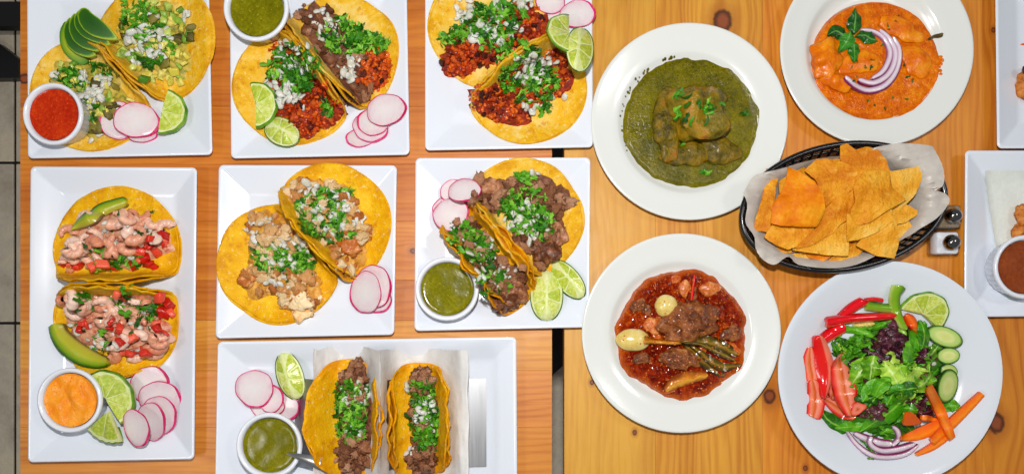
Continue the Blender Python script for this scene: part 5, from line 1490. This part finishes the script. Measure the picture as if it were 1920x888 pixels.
# ======== salad plate
round_plate(1670, 700, 211, M['saladplate'], 'largest round plate, heaped with green salad, at the lower right', COUPE, 40, 'salad_plate')
zk = lambda pts: [(p[0] / 2.1756 + 1450, p[1] / 2.1756 + 480) + tuple(q / 2.1756 for q in p[2:]) for p in pts]
greens = empty('mixed_greens', at(1665, 705, 9), 'mixed green and purple leaves heaped in the middle of the salad plate', 'salad greens')
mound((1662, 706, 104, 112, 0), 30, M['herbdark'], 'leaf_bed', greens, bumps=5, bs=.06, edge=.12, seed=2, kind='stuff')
def rleaf(px, py, L_, W_, ang, mat, name, frill, lift=1.5, bend=.25):
    a = math.radians(ang); dx, dy = math.cos(a), -math.sin(a); b = R.uniform(-bend, bend) * L_
    nx_, ny_ = -dy, dx
    P = lambda t, o: (px + dx * L_ * t + nx_ * o, py + dy * L_ * t + ny_ * o)
    line = [(*P(-.5, 0), W_ * .12), (*P(-.25, b * .6), W_ * .75, R.uniform(-1, 3)), (*P(.05, b), W_, R.uniform(0, 5)), (*P(.32, b * .6), W_ * .8, R.uniform(-1, 4)), (*P(.5, 0), W_ * .1)]
    leafbody(None, [tuple(p) if len(p) == 4 else tuple(p) + (0.0,) for p in line], mat, name, frill=frill, camber=R.uniform(-2, 4), lift=lift, parent=greens, thick=1.0, n=16)
cK = (1662, 706)
for k_ in range(46):   # lower layer
    a = R.uniform(0, 2 * math.pi); rr = 100 * math.sqrt(R.uniform(.15, 1))
    kind = R.choice(['spinach', 'spinach', 'frisee', 'lettuce', 'purple'])
    rleaf(cK[0] + rr * math.cos(a) * .92, cK[1] + rr * math.sin(a), R.uniform(38, 64), R.uniform(14, 28), math.degrees(-a) + R.uniform(-70, 70), M[kind], {'spinach': 'spinach_leaf', 'frisee': 'herb_leaf', 'lettuce': 'lettuce_leaf', 'purple': 'purple_leaf'}[kind], 3.5)
for k_ in range(60):   # feathery herbs
    x, y = R.choice([(1590, 655), (1600, 640), (1725, 680), (1700, 720), (1750, 690), (1640, 830), (1620, 640)])
    rleaf(x + R.uniform(-30, 30), y + R.uniform(-24, 24), R.uniform(20, 38), R.uniform(6, 12), R.uniform(0, 360), M[R.choice(['frisee', 'frisee', 'lettuce', 'spinach'])], 'herb_leaf', 3.5)
for k_ in range(40):
    a = R.uniform(0, 2 * math.pi); rr = R.uniform(10, 84)
    kn = R.choice(['lettuce', 'lettuce', 'purple', 'frisee', 'spinach'])
    rleaf(cK[0] + 6 + rr * math.cos(a) * .85, cK[1] + rr * math.sin(a), R.uniform(24, 42), R.uniform(10, 20), R.uniform(0, 360), M[kn], {'spinach': 'spinach_leaf', 'frisee': 'herb_leaf', 'lettuce': 'lettuce_leaf', 'purple': 'purple_leaf'}[kn], 7, lift=2)
for (x, y, L_, W_, an, kn) in [(1660, 640, 52, 26, 20, 'purple'), (1648, 655, 50, 36, 70, 'purple'), (1672, 640, 56, 34, 10, 'purple'), (1640, 670, 60, 34, -30, 'purple'), (1690, 648, 46, 30, -20, 'purple'), (1655, 640, 40, 28, 120, 'purple'),
                               (1612, 690, 48, 42, 60, 'purple'), (1622, 705, 60, 44, 30, 'lettuce'), (1636, 690, 50, 40, 80, 'lettuce'), (1676, 690, 66, 40, -75, 'lettuce'), (1684, 715, 70, 42, -80, 'lettuce'), (1668, 700, 54, 36, -60, 'lettuce'),
                               (1716, 730, 70, 38, 60, 'lettuce'), (1728, 712, 56, 30, 40, 'lettuce'), (1735, 665, 42, 34, 80, 'spinach'), (1728, 640, 50, 34, 100, 'spinach'), (1725, 665, 34, 24, 60, 'purple'), (1748, 660, 40, 22, 50, 'lettuce'),
                               (1640, 738, 56, 34, 30, 'spinach'), (1655, 728, 50, 28, 50, 'spinach'), (1700, 660, 44, 24, 80, 'frisee'), (1730, 740, 40, 20, 70, 'purple'), (1738, 765, 48, 30, 20, 'purple'), (1720, 755, 36, 26, -30, 'purple'),
                               (1625, 775, 50, 36, 10, 'purple'), (1640, 768, 46, 30, 30, 'purple'), (1700, 735, 46, 28, 20, 'spinach'), (1680, 745, 50, 30, 40, 'spinach'), (1700, 770, 40, 20, -10, 'spinach'), (1780, 765, 40, 24, 10, 'spinach'), (1772, 755, 30, 20, 40, 'frisee')]:
    if x > 1500: rleaf(x, y, L_, W_, an, M[kn], {'spinach': 'spinach_leaf', 'frisee': 'herb_leaf', 'lettuce': 'lettuce_leaf', 'purple': 'purple_leaf'}[kn], 7 if kn in ('purple', 'lettuce') else 2, lift=2.5)
leafbody(None, zk([(190, 618, 6), (220, 665, 70), (275, 690, 74), (335, 650, 30)]), M['spinach'], 'spinach_leaf', frill=2, parent=greens)
leafbody(None, zk([(250, 700, 6), (300, 695, 40), (350, 692, 36), (385, 680, 6)]), M['spinach'], 'spinach_leaf', frill=2, parent=greens)
leafbody(None, zk([(345, 718, 4), (410, 675, 62), (470, 635, 84), (520, 590, 50), (545, 565, 4)]), M['spinach'], 'spinach_leaf', frill=1.5, parent=greens, lift=4)
leafbody(None, zk([(262, 302, 8), (330, 300, 30), (390, 318, 24), (432, 348, 4)]), M['spinach'], 'spinach_leaf', frill=1, parent=greens, lift=3)
leafbody(None, zk([(595, 260, 8), (610, 300, 52), (612, 340, 50), (600, 380, 6)]), M['spinach'], 'spinach_leaf', frill=1.5, parent=greens, lift=3)
leafbody(None, zk([(480, 262, 6), (430, 285, 26), (380, 298, 6)]), M['spinach'], 'spinach_leaf', frill=1, parent=greens, lift=3)
# vegetables round the edge
def veg(name, label, cat, line, m, th, cam, lift=1.0, group=None, er=True): return strip(name, label, cat, zk(line), m, th, cam, 20, group, lift=lift, er=er)
veg('pepper_strip', 'short red pepper strip at the very top of the red ones on the salad', 'pepper strip', [(375, 178, 16), (410, 175, 18), (447, 180, 18)], M['redpep'], 6, 4, group='red pepper strips')
veg('pepper_strip', 'red pepper strip slanting up at the upper left of the salad, behind the long one', 'pepper strip', [(270, 250, 30), (320, 210, 42), (375, 178, 40)], M['redpep'], 7, 6, group='red pepper strips')
veg('pepper_strip', 'red pepper strip between the tomato wedges and the long red strip', 'pepper strip', [(190, 350, 42), (235, 315, 50), (290, 285, 44)], M['redpep'], 7, 6, group='red pepper strips')
veg('pepper_strip', 'longest red pepper strip lying level across the upper left of the salad', 'pepper strip', [(214, 270, 46), (300, 255, 40), (400, 248, 36), (496, 242, 28)], M['redpep'], 8, 9, 4, group='red pepper strips')
veg('pepper_strip', 'short level green pepper strip at the top of the salad', 'pepper strip', [(378, 200, 40), (430, 208, 36), (492, 212, 36)], M['grnpep'], 7, 6, 3, group='green pepper strips')
veg('pepper_strip', 'small orange red pepper piece under the lime slice on the salad', 'pepper strip', [(538, 240, 26), (562, 265, 46), (575, 305, 36)], M['orgpep'], 7, 6, 2)
veg('pepper_strip', 'tall upright green pepper strip standing out at the top of the salad', 'pepper strip', [(516, 120, 56), (498, 165, 44), (502, 225, 40), (538, 298, 24)], M['grnpep'], 7, 7, 6, group='green pepper strips')
def flatpiece(name, label, cat, poly, m, th=8, lift=2, group=None, it=1, dome=.6):
    P = zk(poly); px = sum(p[0] for p in P) / len(P); py = sum(p[1] for p in P) / len(P)
    rx = (max(p[0] for p in P) - min(p[0] for p in P)) / 2; ry = (max(p[1] for p in P) - min(p[1] for p in P)) / 2
    m_, zf, z0 = rest(px, py, rx, ry, lift=th + lift)
    out = [tuple(at(p[0], p[1], z0)[:2]) for p in smooth_poly(P, it)]
    r2 = rx * rx + ry * ry
    c_ = at(px, py, z0)
    v_, f_, a_ = slab(out, lambda x, y: zf(x, y) + dome * (1 - ((x - c_.x) ** 2 + (y - c_.y) ** 2) / r2) + .8 * nz(x * .1, y * .1), th, 4)
    o = mobj(name, v_, f_, m, attr={'rim': a_}); tag(o, label, cat, group); surf(v_, f_); return o
tg = 'tomato wedges at the left of the salad'
def tom(label, line, m='tomflesh', th=6, cam=1, lift=1):
    line = [(a_, b_, w_ * 1.3) for a_, b_, w_ in line]
    veg('tomato_wedge', label, 'tomato', line, M[m], th, cam, lift, tg)
tom('pale tomato wedge at the far left of the salad', [(150, 368, 14), (148, 420, 44), (158, 485, 50), (166, 545, 26)])
tom('lowest left tomato wedge hanging down the salad plate', [(160, 505, 30), (172, 560, 56), (172, 615, 56), (163, 656, 44)])
tom('low tomato wedge pointing to the purple leaf at the lower left of the salad', [(205, 578, 16), (250, 605, 44), (300, 638, 46), (335, 655, 20)])
flatpiece('tomato_wedge', 'small pale tomato tip beside the purple leaf on the salad', 'tomato', [(330, 590), (383, 606), (350, 655), (325, 650)], M['tomslice'], 6, 1, tg)
tom('tomato wedge between the bright red one and the wide pale one on the salad', [(230, 425, 18), (248, 480, 46), (252, 535, 54), (236, 578, 24)], lift=2)
tom('wide tomato wedge with a pale core nearest the middle of the salad', [(268, 410, 56), (280, 480, 66), (298, 565, 68), (318, 650, 26)], th=9, lift=3)
tom('tall bright red tomato wedge on top at the left of the salad', [(180, 322, 26), (196, 385, 52), (212, 470, 56), (205, 578, 14)], 'tomskin', 9, 6, 5)
def cuke(label, x, y, rx, ry, rot, lift=1):
    P = [(x + rx * math.cos(a) * math.cos(rot) - ry * math.sin(a) * math.sin(rot), y - rx * math.cos(a) * math.sin(rot) - ry * math.sin(a) * math.cos(rot)) for a in [i * math.pi / 12 for i in range(24)]]
    flatpiece('cucumber_slice', label, 'cucumber slice', P, M['cuke'], 8, lift, 'cucumber slices on the salad', 1, 1)
cuke('small half hidden cucumber slice above the lowest one on the salad', 716, 470, 38, 32, 0)
cuke('second cucumber slice from the lime, half round', 716, 405, 44, 34, .1, 1)
cuke('largest cucumber slice beside the carrot sticks', 708, 528, 50, 72, .0, 3)
cuke('long oval cucumber slice next to the lime slice', 703, 328, 72, 40, -.45, 3)
lime_round(1736, 590, 41, 62, 206, 'lime slice at the top right of the salad', 14)
strip('onion_strip', 'short pale onion strip beside the long red pepper on the salad', 'white onion', zk([(325, 284, 14), (370, 280, 20), (412, 275, 14)]), M['bulb'], 4, 2)
onn = 'red onion strips'
veg('onion_strip', 'longest outer red onion strip at the bottom of the salad', 'red onion', [(302, 714, 14), (340, 765, 20), (400, 808, 24), (470, 818, 24), (540, 805, 24), (592, 768, 14)], M['redonion'], 5, 3, 0, onn)
veg('onion_strip', 'broad inner red onion strip along the lower leaves of the salad', 'red onion', [(330, 720, 20), (380, 742, 32), (430, 758, 34), (482, 764, 30)], M['redonion'], 6, 3, 1, onn)
veg('onion_strip', 'curled red onion strip crossing the broad one at the bottom of the salad', 'red onion', [(400, 735, 20), (398, 765, 24), (440, 790, 26), (510, 785, 28), (576, 764, 22)], M['redonion'], 6, 3, 2, onn)
veg('onion_strip', 'hooked red onion strip rising beside the carrots on the salad', 'red onion', [(488, 692, 16), (508, 712, 22), (512, 745, 22), (485, 772, 18)], M['redonion'], 6, 3, 3, onn)
cg = 'carrot sticks on the salad'
flatpiece('carrot_piece', 'short carrot block at the left of the carrot sticks', 'carrot', [(518, 628), (550, 630), (585, 655), (628, 688), (560, 690), (522, 688)], M['carrot'], 8, .6, cg, 1, 1)
veg('carrot_piece', 'tiny carrot piece next to the purple leaf above the crossed sticks', 'carrot', [(605, 658, 20), (635, 660, 22), (668, 670, 16)], M['carrot'], 6, .6, 3, cg, False)
veg('carrot_piece', 'broad ragged carrot strip pointing left under the crossed sticks', 'carrot', [(522, 742, 16), (575, 730, 42), (625, 712, 50), (690, 680, 40)], M['carrot'], 7, .6, 2, cg, False)
veg('carrot_piece', 'lowest carrot stick pointing to the bottom of the salad plate', 'carrot', [(585, 808, 12), (640, 782, 26), (690, 748, 30), (730, 715, 26)], M['carrot'], 7, .6, 2, cg, False)
veg('carrot_piece', 'longest carrot stick reaching out over the right rim of the salad plate', 'carrot', [(650, 755, 30), (720, 690, 38), (790, 622, 34), (853, 560, 24)], M['carrot'], 8, .6, 5, cg, False)
veg('carrot_piece', 'carrot stick on top, crossing the longest one', 'carrot', [(636, 535, 34), (670, 605, 42), (700, 670, 40), (732, 742, 28)], M['carrot'], 8, .6, 7, cg, False)
crumbf = empty('cheese_crumb', at(1750, 681, 44), 'small white cheese crumb on the herbs near the cucumbers', 'cheese crumb')
blob(1750, 681, 6, 5, 0, 8, M['onion'], 'crumb', crumbf, na=.1)

# ======== chip basket
CUR = []
A_, B_ = 195.0, 119.0; brot = math.radians(9)
bc = at(1583, 387, 62); fb = (HC - 62) / HC
bask = empty('chip_basket', (bc.x, bc.y, 0), 'oval black woven plastic basket holding tortilla chips, between the round plates', 'basket')
def ell(t, s_, z, cx_=bc.x, cy_=bc.y, dx=0):
    x, y = A_ * fb * s_ * math.cos(t) , (B_ * fb * s_) * math.sin(t)
    if s_ < 1: y = (B_ * fb - A_ * fb * (1 - s_)*.8) * math.sin(t)
    return (cx_ + x * math.cos(brot) - y * math.sin(brot), cy_ + x * math.sin(brot) + y * math.cos(brot), z)
def ring_tube(s_, z, r_, name, flatz=1.0, n=96, k=10):
    vs, fs = [], []
    for i in range(n):
        t = 2 * math.pi * i / n; c_ = Vector(ell(t, s_, z)); c2 = Vector(ell(t, s_ - .02, z)); o_ = (c_ - c2).normalized()
        for j in range(k):
            b = 2 * math.pi * j / k; q = c_ + o_ * (math.cos(b) * r_) + Vector((0, 0, math.sin(b) * r_ * flatz)); vs.append(tuple(q))
    for i in range(n):
        for j in range(k): fs.append([i * k + j, ((i + 1) % n) * k + j, ((i + 1) % n) * k + (j + 1) % k, i * k + (j + 1) % k])
    o = mobj(name, vs, fs, M['blackplastic'], parent=bask); return vs, fs
v, f = ring_tube(.985, 58, 5.6, 'rim', 1.0); surf(v, f)
ring_tube(.935, 40, 2.6, 'band_ring'); ring_tube(.88, 24, 2.6, 'band_ring'); ring_tube(.82, 8, 3.2, 'band_ring')
nb_ = 60
barme = None
for i in range(nb_):
    t = 2 * math.pi * i / nb_
    P = [Vector(ell(t, s_, z)) for s_, z in ((.80, 3), (.84, 10), (.91, 32), (.965, 54))]
    tn = (Vector(ell(t + .02, .9, 0)) - Vector(ell(t - .02, .9, 0))).normalized(); vs, fs = [], []
    for p in P:
        n_ = Vector((tn.y, -tn.x, 0))
        for a_, b_ in ((-2.6, -1), (2.6, -1), (2.6, 1), (-2.6, 1)): q = p + tn * a_ + n_ * b_; vs.append(tuple(q))
    for k_ in range(3):
        for j in range(4): fs.append([k_ * 4 + j, k_ * 4 + (j + 1) % 4, (k_ + 1) * 4 + (j + 1) % 4, (k_ + 1) * 4 + j])
    mobj('slat', vs, fs, M['blackplastic'], parent=bask, smooth=False)
out = [ell(2 * math.pi * i / 60, .81, 0)[:2] for i in range(60)]
v, f, a_ = slab(out, lambda x, y: 4.0, 3, 2); mobj('base', v, f, M['blackplastic'], parent=bask, attr={'rim': a_}); surf(v, f)
# paper liner: radial sheet, inside the bowl, out over the rim on the right
zl = lambda pts: [(p[0] / 3.289 + 1380, p[1] / 3.289 + 250) for p in pts]
pc = at(1583, 385, 12)
def paper_sheet(outl, seed, label, zin=10, nr=22, na=None, amp=4.0, mat='wax', jag=1.2, grow=1.0):
    P = [(1583 + (p[0] - 1583) * grow, 385 + (p[1] - 385) * (grow + .03)) if p[0] < 1700 and grow > 1 else p for p in zl(outl)]; L = catmull(P + [P[0]], 160)[:-1]
    n = len(L); vs, fs = [], []
    for i in range(nr + 1):
        t = i / nr
        for j, p in enumerate(L):
            jg = jag * (j % 2) if i == nr else 0
            px, py = 1583 + (p[0] - 1583) * t, 385 + (p[1] - 385) * t
            zz = 62
            # how far out in basket terms
            w_ = at(px, py, 40); dx, dy = w_.x - bc.x, w_.y - bc.y
            u_, v_ = (dx * math.cos(brot) + dy * math.sin(brot)) / (A_ * fb), (-dx * math.sin(brot) + dy * math.cos(brot)) / (B_ * fb)
            rho = math.hypot(u_, v_)
            z = zin + 58 * sm((rho - .58) / .34) if rho < .93 else 68 + 6 - 14 * max(0, rho - 1.05)
            a = math.atan2(v_, u_)
            z += amp * (nz(a * 3.5 + seed, rho * 2, seed) + .7 * nz(px * .05, py * .05, seed) + .4 * nz(px * .13, py * .13, seed)) * min(1.6, .3 + rho)
            q = at(px, py, z); vs.append((q.x, q.y, z + jg))
    for i in range(nr):
        for j in range(n): fs.append([i * n + j, (i + 1) * n + j, (i + 1) * n + (j + 1) % n, i * n + (j + 1) % n])
    o = mobj('paper_liner', vs, fs, M[mat]); tag(o, label, 'paper liner', 'waxed papers in the chip basket'); surf(vs, fs)
paper_sheet([(75, 375), (130, 285), (190, 260), (300, 235), (420, 200), (560, 170), (680, 160), (800, 130), (880, 108), (1000, 92), (1190, 75), (1225, 105), (1275, 210), (1280, 310), (1235, 350), (1120, 420), (1050, 500), (1000, 640), (830, 740), (700, 790), (560, 800), (400, 780), (340, 735), (260, 780), (190, 750), (150, 690), (140, 620), (90, 540), (100, 440)], 2, 'crumpled waxed paper lining the chip basket with a large flap over its right rim', amp=4.5, grow=1.055)
paper_sheet([(560, 400), (700, 300), (900, 260), (1100, 330), (1230, 352), (1300, 380), (1312, 430), (1240, 520), (1130, 590), (1050, 640), (900, 700), (700, 640), (600, 520)], 7, 'second waxed paper flap below the larger one, reaching the shakers', zin=16, amp=3.5)
chips = [
 ([(190, 225), (270, 235), (245, 340), (235, 430), (240, 560), (205, 600), (118, 590), (118, 540), (155, 430), (180, 320)], 66, 'narrow rolled tortilla chip at the far left of the basket', 'chip', 7, 2),
 ([(585, 150), (660, 165), (740, 200), (700, 260), (560, 230)], 50, 'small chip mostly hidden behind the broad one at the top left', 'chip', 2, 1),
 ([(650, 80), (690, 65), (740, 105), (800, 85), (870, 100), (920, 160), (945, 240), (880, 300), (770, 300), (700, 240), (650, 170)], 72, 'wavy edged chip at the very top of the basket', 'chip', 8, 2),
 ([(350, 740), (430, 730), (450, 772), (380, 768)], 52, 'tiny chip corner at the bottom left edge of the paper', 'chip', 1, 1),
 ([(430, 735), (570, 740), (585, 760), (540, 785), (450, 765)], 56, 'orange chip edge showing under the lowest middle chip', 'chipred', 1, 1),
 ([(250, 690), (330, 705), (345, 735), (250, 735)], 56, 'small chip tip below the lower left curved chip', 'chip', 1, 1),
 ([(690, 670), (760, 690), (785, 720), (700, 795), (570, 790), (600, 755), (690, 720)], 56, 'lowest chip near the bottom middle of the basket', 'chip', 2, 1),
 ([(940, 245), (1145, 207), (1140, 290), (1100, 380), (1040, 440), (980, 490), (900, 470), (900, 330)], 70, 'large chip at the right resting against the paper flap', 'chip', 6, 2),
 ([(1000, 560), (1060, 540), (1085, 570), (1070, 620), (1010, 645), (960, 600)], 60, 'small lower right chip under the pointed one', 'chip', 2, 1),
 ([(1050, 440), (1115, 475), (1115, 500), (1050, 545), (980, 560), (960, 490)], 68, 'pointed chip at the right edge of the pile', 'chip', 3, 1),
 ([(430, 230), (500, 165), (560, 160), (650, 180), (790, 235), (760, 290), (690, 360), (545, 460), (530, 360), (500, 290)], 82, 'broad pale chip in the upper left of the pile beside the browned one', 'chip', 6, 2),
 ([(760, 290), (700, 370), (620, 400), (550, 470), (500, 580), (400, 670), (380, 700), (480, 680), (600, 610), (640, 560), (730, 500), (790, 440), (790, 350)], 82, 'long slanting chip crossing the middle of the pile', 'chip', 6, 2),
 ([(600, 560), (690, 490), (690, 750), (560, 745), (350, 715), (460, 670), (590, 605)], 76, 'pale flat chip with a long straight lower edge at the bottom middle', 'chip', 5, 1),
 ([(240, 553), (485, 570), (450, 640), (390, 690), (320, 712), (260, 690), (178, 640)], 80, 'curved chip at the lower left below the browned one', 'chip', 7, 1),
 ([(960, 500), (995, 590), (1000, 680), (975, 765), (870, 750), (745, 690), (790, 640), (870, 600)], 78, 'triangular chip pointing down at the lower right', 'chip', 5, 1),
 ([(710, 500), (745, 540), (960, 470), (965, 540), (860, 610), (760, 650), (690, 660), (690, 500)], 88, 'chip tucked under the biggest one in the middle right', 'chip', 5, 1),
 ([(790, 240), (870, 235), (945, 245), (960, 340), (1050, 405), (930, 470), (830, 540), (745, 560), (710, 480), (745, 420), (730, 330)], 100, 'biggest folded chip on top at the middle right of the pile', 'chip', 8, 2),
 ([(320, 212), (390, 245), (480, 300), (530, 370), (545, 470), (495, 570), (300, 562), (222, 548), (235, 430), (290, 350), (315, 290)], 98, 'deeply browned orange chip on top at the left of the pile', 'chipred', 8, 2)]
chips[3:3] = [
 ([(270, 300), (420, 215), (520, 330), (560, 480), (440, 600), (300, 560)], 56, 'chip buried under the browned one and the broad pale one', 'chip', 3, 1),
 ([(520, 560), (640, 440), (800, 420), (900, 520), (860, 690), (640, 720)], 56, 'chip buried under the bottom middle of the pile', 'chip', 3, 1),
 ([(860, 200), (1010, 260), (1080, 400), (960, 520), (840, 380)], 56, 'chip buried under the big chip at the right', 'chip', 3, 1)]
for (poly, z0, lb, m_, bend, it) in chips:
    z0 = 50 + (z0 - 50) * .95
    P = zl(poly); n_ = len(P); cx_, cy_ = sum(p[0] for p in P) / n_, sum(p[1] for p in P) / n_
    P = [(cx_ + (p[0] - cx_) * 1.055, cy_ + (p[1] - cy_) * 1.055) for p in P]
    Q = P
    while len(Q) < 44: Q = [q for i, p in enumerate(Q) for q in (p, ((p[0] + Q[(i + 1) % len(Q)][0]) / 2, (p[1] + Q[(i + 1) % len(Q)][1]) / 2))]
    Q = [((Q[i - 1][0] + 6 * Q[i][0] + Q[(i + 1) % len(Q)][0]) / 8, (Q[i - 1][1] + 6 * Q[i][1] + Q[(i + 1) % len(Q)][1]) / 8) for i in range(len(Q))]
    if len(Q) < 40: Q = [q for i, p in enumerate(Q) for q in (p, ((p[0] + Q[(i + 1) % len(Q)][0]) / 2, (p[1] + Q[(i + 1) % len(Q)][1]) / 2))]
    Q = [(p[0] + 1.0 * nz(i * .7, cx_), p[1] + 1.0 * nz(i * .7, cy_)) for i, p in enumerate(Q)]
    an = R.uniform(0, math.pi); tl = (R.uniform(-.10, .10), R.uniform(-.10, .10)); c_ = at(cx_, cy_, z0); ss = R.random() * 40
    def zt(x, y):
        dx, dy = x - c_.x, y - c_.y; u_ = dx * math.cos(an) + dy * math.sin(an)
        return z0 + tl[0] * dx + tl[1] * dy + bend * (.5 - (u_ / 34) ** 2) * .55 + 5 * nz(x * .028 + ss, y * .028) + 2.2 * nz(x * .075 + ss, y * .075)
    out = [tuple(at(p[0], p[1], zt(*at(p[0], p[1], z0)[:2]))[:2]) for p in Q]
    v_, f_, a_ = slab(out, zt, 1.8, 8, .1, .998)
    o = mobj('tortilla_chip', v_, f_, M[m_], attr={'rim': a_}); tag(o, lb, 'tortilla chip', 'tortilla chips in the basket'); surf(v_, f_)

# ======== salt and pepper shakers
def shaker(px, py, label, fill, fname, zh=34):
    c = at(px, py, 0); root = empty('shaker', (c.x, c.y, 0), label, 'shaker', 'glass shakers by the chip basket')
    def rr_loop(s_, z, rad): 
        cs = [(c.x - s_, c.y - s_), (c.x + s_, c.y - s_), (c.x + s_, c.y + s_), (c.x - s_, c.y + s_)]
        return rquad([Vector(q) for q in cs], 0, rad, z)
    L = [rr_loop(s_, z, rd) for s_, z, rd in ((23, 0, 6), (25, 2, 7), (25, 8, 7), (22.5, zh * .75, 7), (20, zh * .88, 9), (15, zh, 11), (13.5, zh + 3, 11))]
    vs, fs = loops_mesh(L); mobj('jar', vs, fs, M['glass'], parent=root)
    L = [rr_loop(s_, z, rd) for s_, z, rd in ((19, 5, 5), (20.5, 7, 5), (20, zh * .78, 5), (18.5, zh * .84, 5), (4, zh * .85, 1))]
    vs, fs = loops_mesh(L); mobj(fname, vs, fs, fill, parent=root)
    prof = [(13.5, zh + 1), (14, zh + 2), (14, zh + 7), (13.4, zh + 9), (13.2, zh + 11), (12, zh + 15), (9, zh + 18.5), (5, zh + 20.6), (1, zh + 21)]
    vs, fs = lathe(prof, c.x, c.y, 40); cap = mobj('cap', vs, fs, M['chrome'], parent=root)
    for k_ in range(6):
        a = k_ * math.pi / 3; rr = 6.5 if k_ else 0
        x, y = c.x + rr * math.cos(a), c.y + rr * math.sin(a); z = zh + 20.8 - (rr / 14) ** 2 * 9
        vs, fs = lathe([(1.5, z - 1), (1.5, z + .5), (.2, z + .6)], x, y, 10); mobj('hole', vs, fs, M['hole'], parent=cap)
shaker(1764, 410, 'square glass pepper shaker behind the salt, half under the paper flap', M['pepper'], 'pepper_fill')
shaker(1761, 458, 'square glass shaker filled with white salt and a chrome cap, nearest the salad plate', M['salt'], 'salt_fill')

# ======== plates cut by the right edge
square_plate([(1866, -60), (2190, -60), (2190, 278), (1870, 278)], 'square plate cut by the right edge near the top')
blob(1930, 158, 18, 30, 10, 24, M['fried'], 'fried_piece', None, 'browned fried piece cut by the right edge on the top right plate', 'fried food', na=.35, nzs=.06, fine=.15)
blob(1925, 130, 9, 8, 10, 12, M['purple'], 'purple_leaf', None, 'dark purple shred above the browned fried piece at the right edge', 'leaf', na=.35, nzs=.09)
blob(1921, 83, 8, 2, 0, 4, M['carrot'], 'carrot_shred', None, 'thin orange shred near the top of the right edge', 'carrot', na=.1)
square_plate([(1810, 282), (2160, 282), (2160, 590), (1808, 594)], 'square plate with parchment and a brown sauce ramekin at the right edge')
mm = [at(px, py, 12) for px, py in ((1843, 320), (2040, 320), (2060, 560), (1885, 560))]
NS = 26; vs, fs = [], []
for i in range(NS + 1):
    for j in range(NS + 1):
        u_, w_ = i / NS, j / NS
        p = mm[0].lerp(mm[1], u_).lerp(mm[3].lerp(mm[2], u_), w_)
        x = p.x + (1.2 * (j % 2) if i == 0 else 0); y = p.y
        vs.append((x, y, down(x, y) + 2.0 + 1.5 * abs(nz(x * .03, y * .03)) + (2.0 if i == 0 else 0)))
for i in range(NS):
    for j in range(NS): fs.append([i * (NS + 1) + j, i * (NS + 1) + j + 1, (i + 1) * (NS + 1) + j + 1, (i + 1) * (NS + 1) + j])
o = mobj('parchment', vs, [f_[::-1] for f_ in fs], M['parch']); tag(o, 'serrated white parchment sheet under the fried food at the right edge', 'paper'); surf(vs, fs)
blob(1922, 408, 16, 26, 20, 26, M['fried'], 'fried_piece', None, 'golden fried piece above the brown sauce ramekin, cut by the right edge', 'fried food', na=.35, nzs=.06, fine=.15)
blob(1916, 434, 17, 15, 0, 20, M['fried'], 'fried_piece', None, 'golden fried piece touching the brown sauce ramekin at the right edge', 'fried food', na=.35, nzs=.06, fine=.15)
ramekin(1925, 500, 60, 'ramekin of brown sauce cut by the right edge of the picture', M['brown'], 'brown_sauce', 'smooth brown sauce in the ramekin at the right edge', zb=12, level=8)
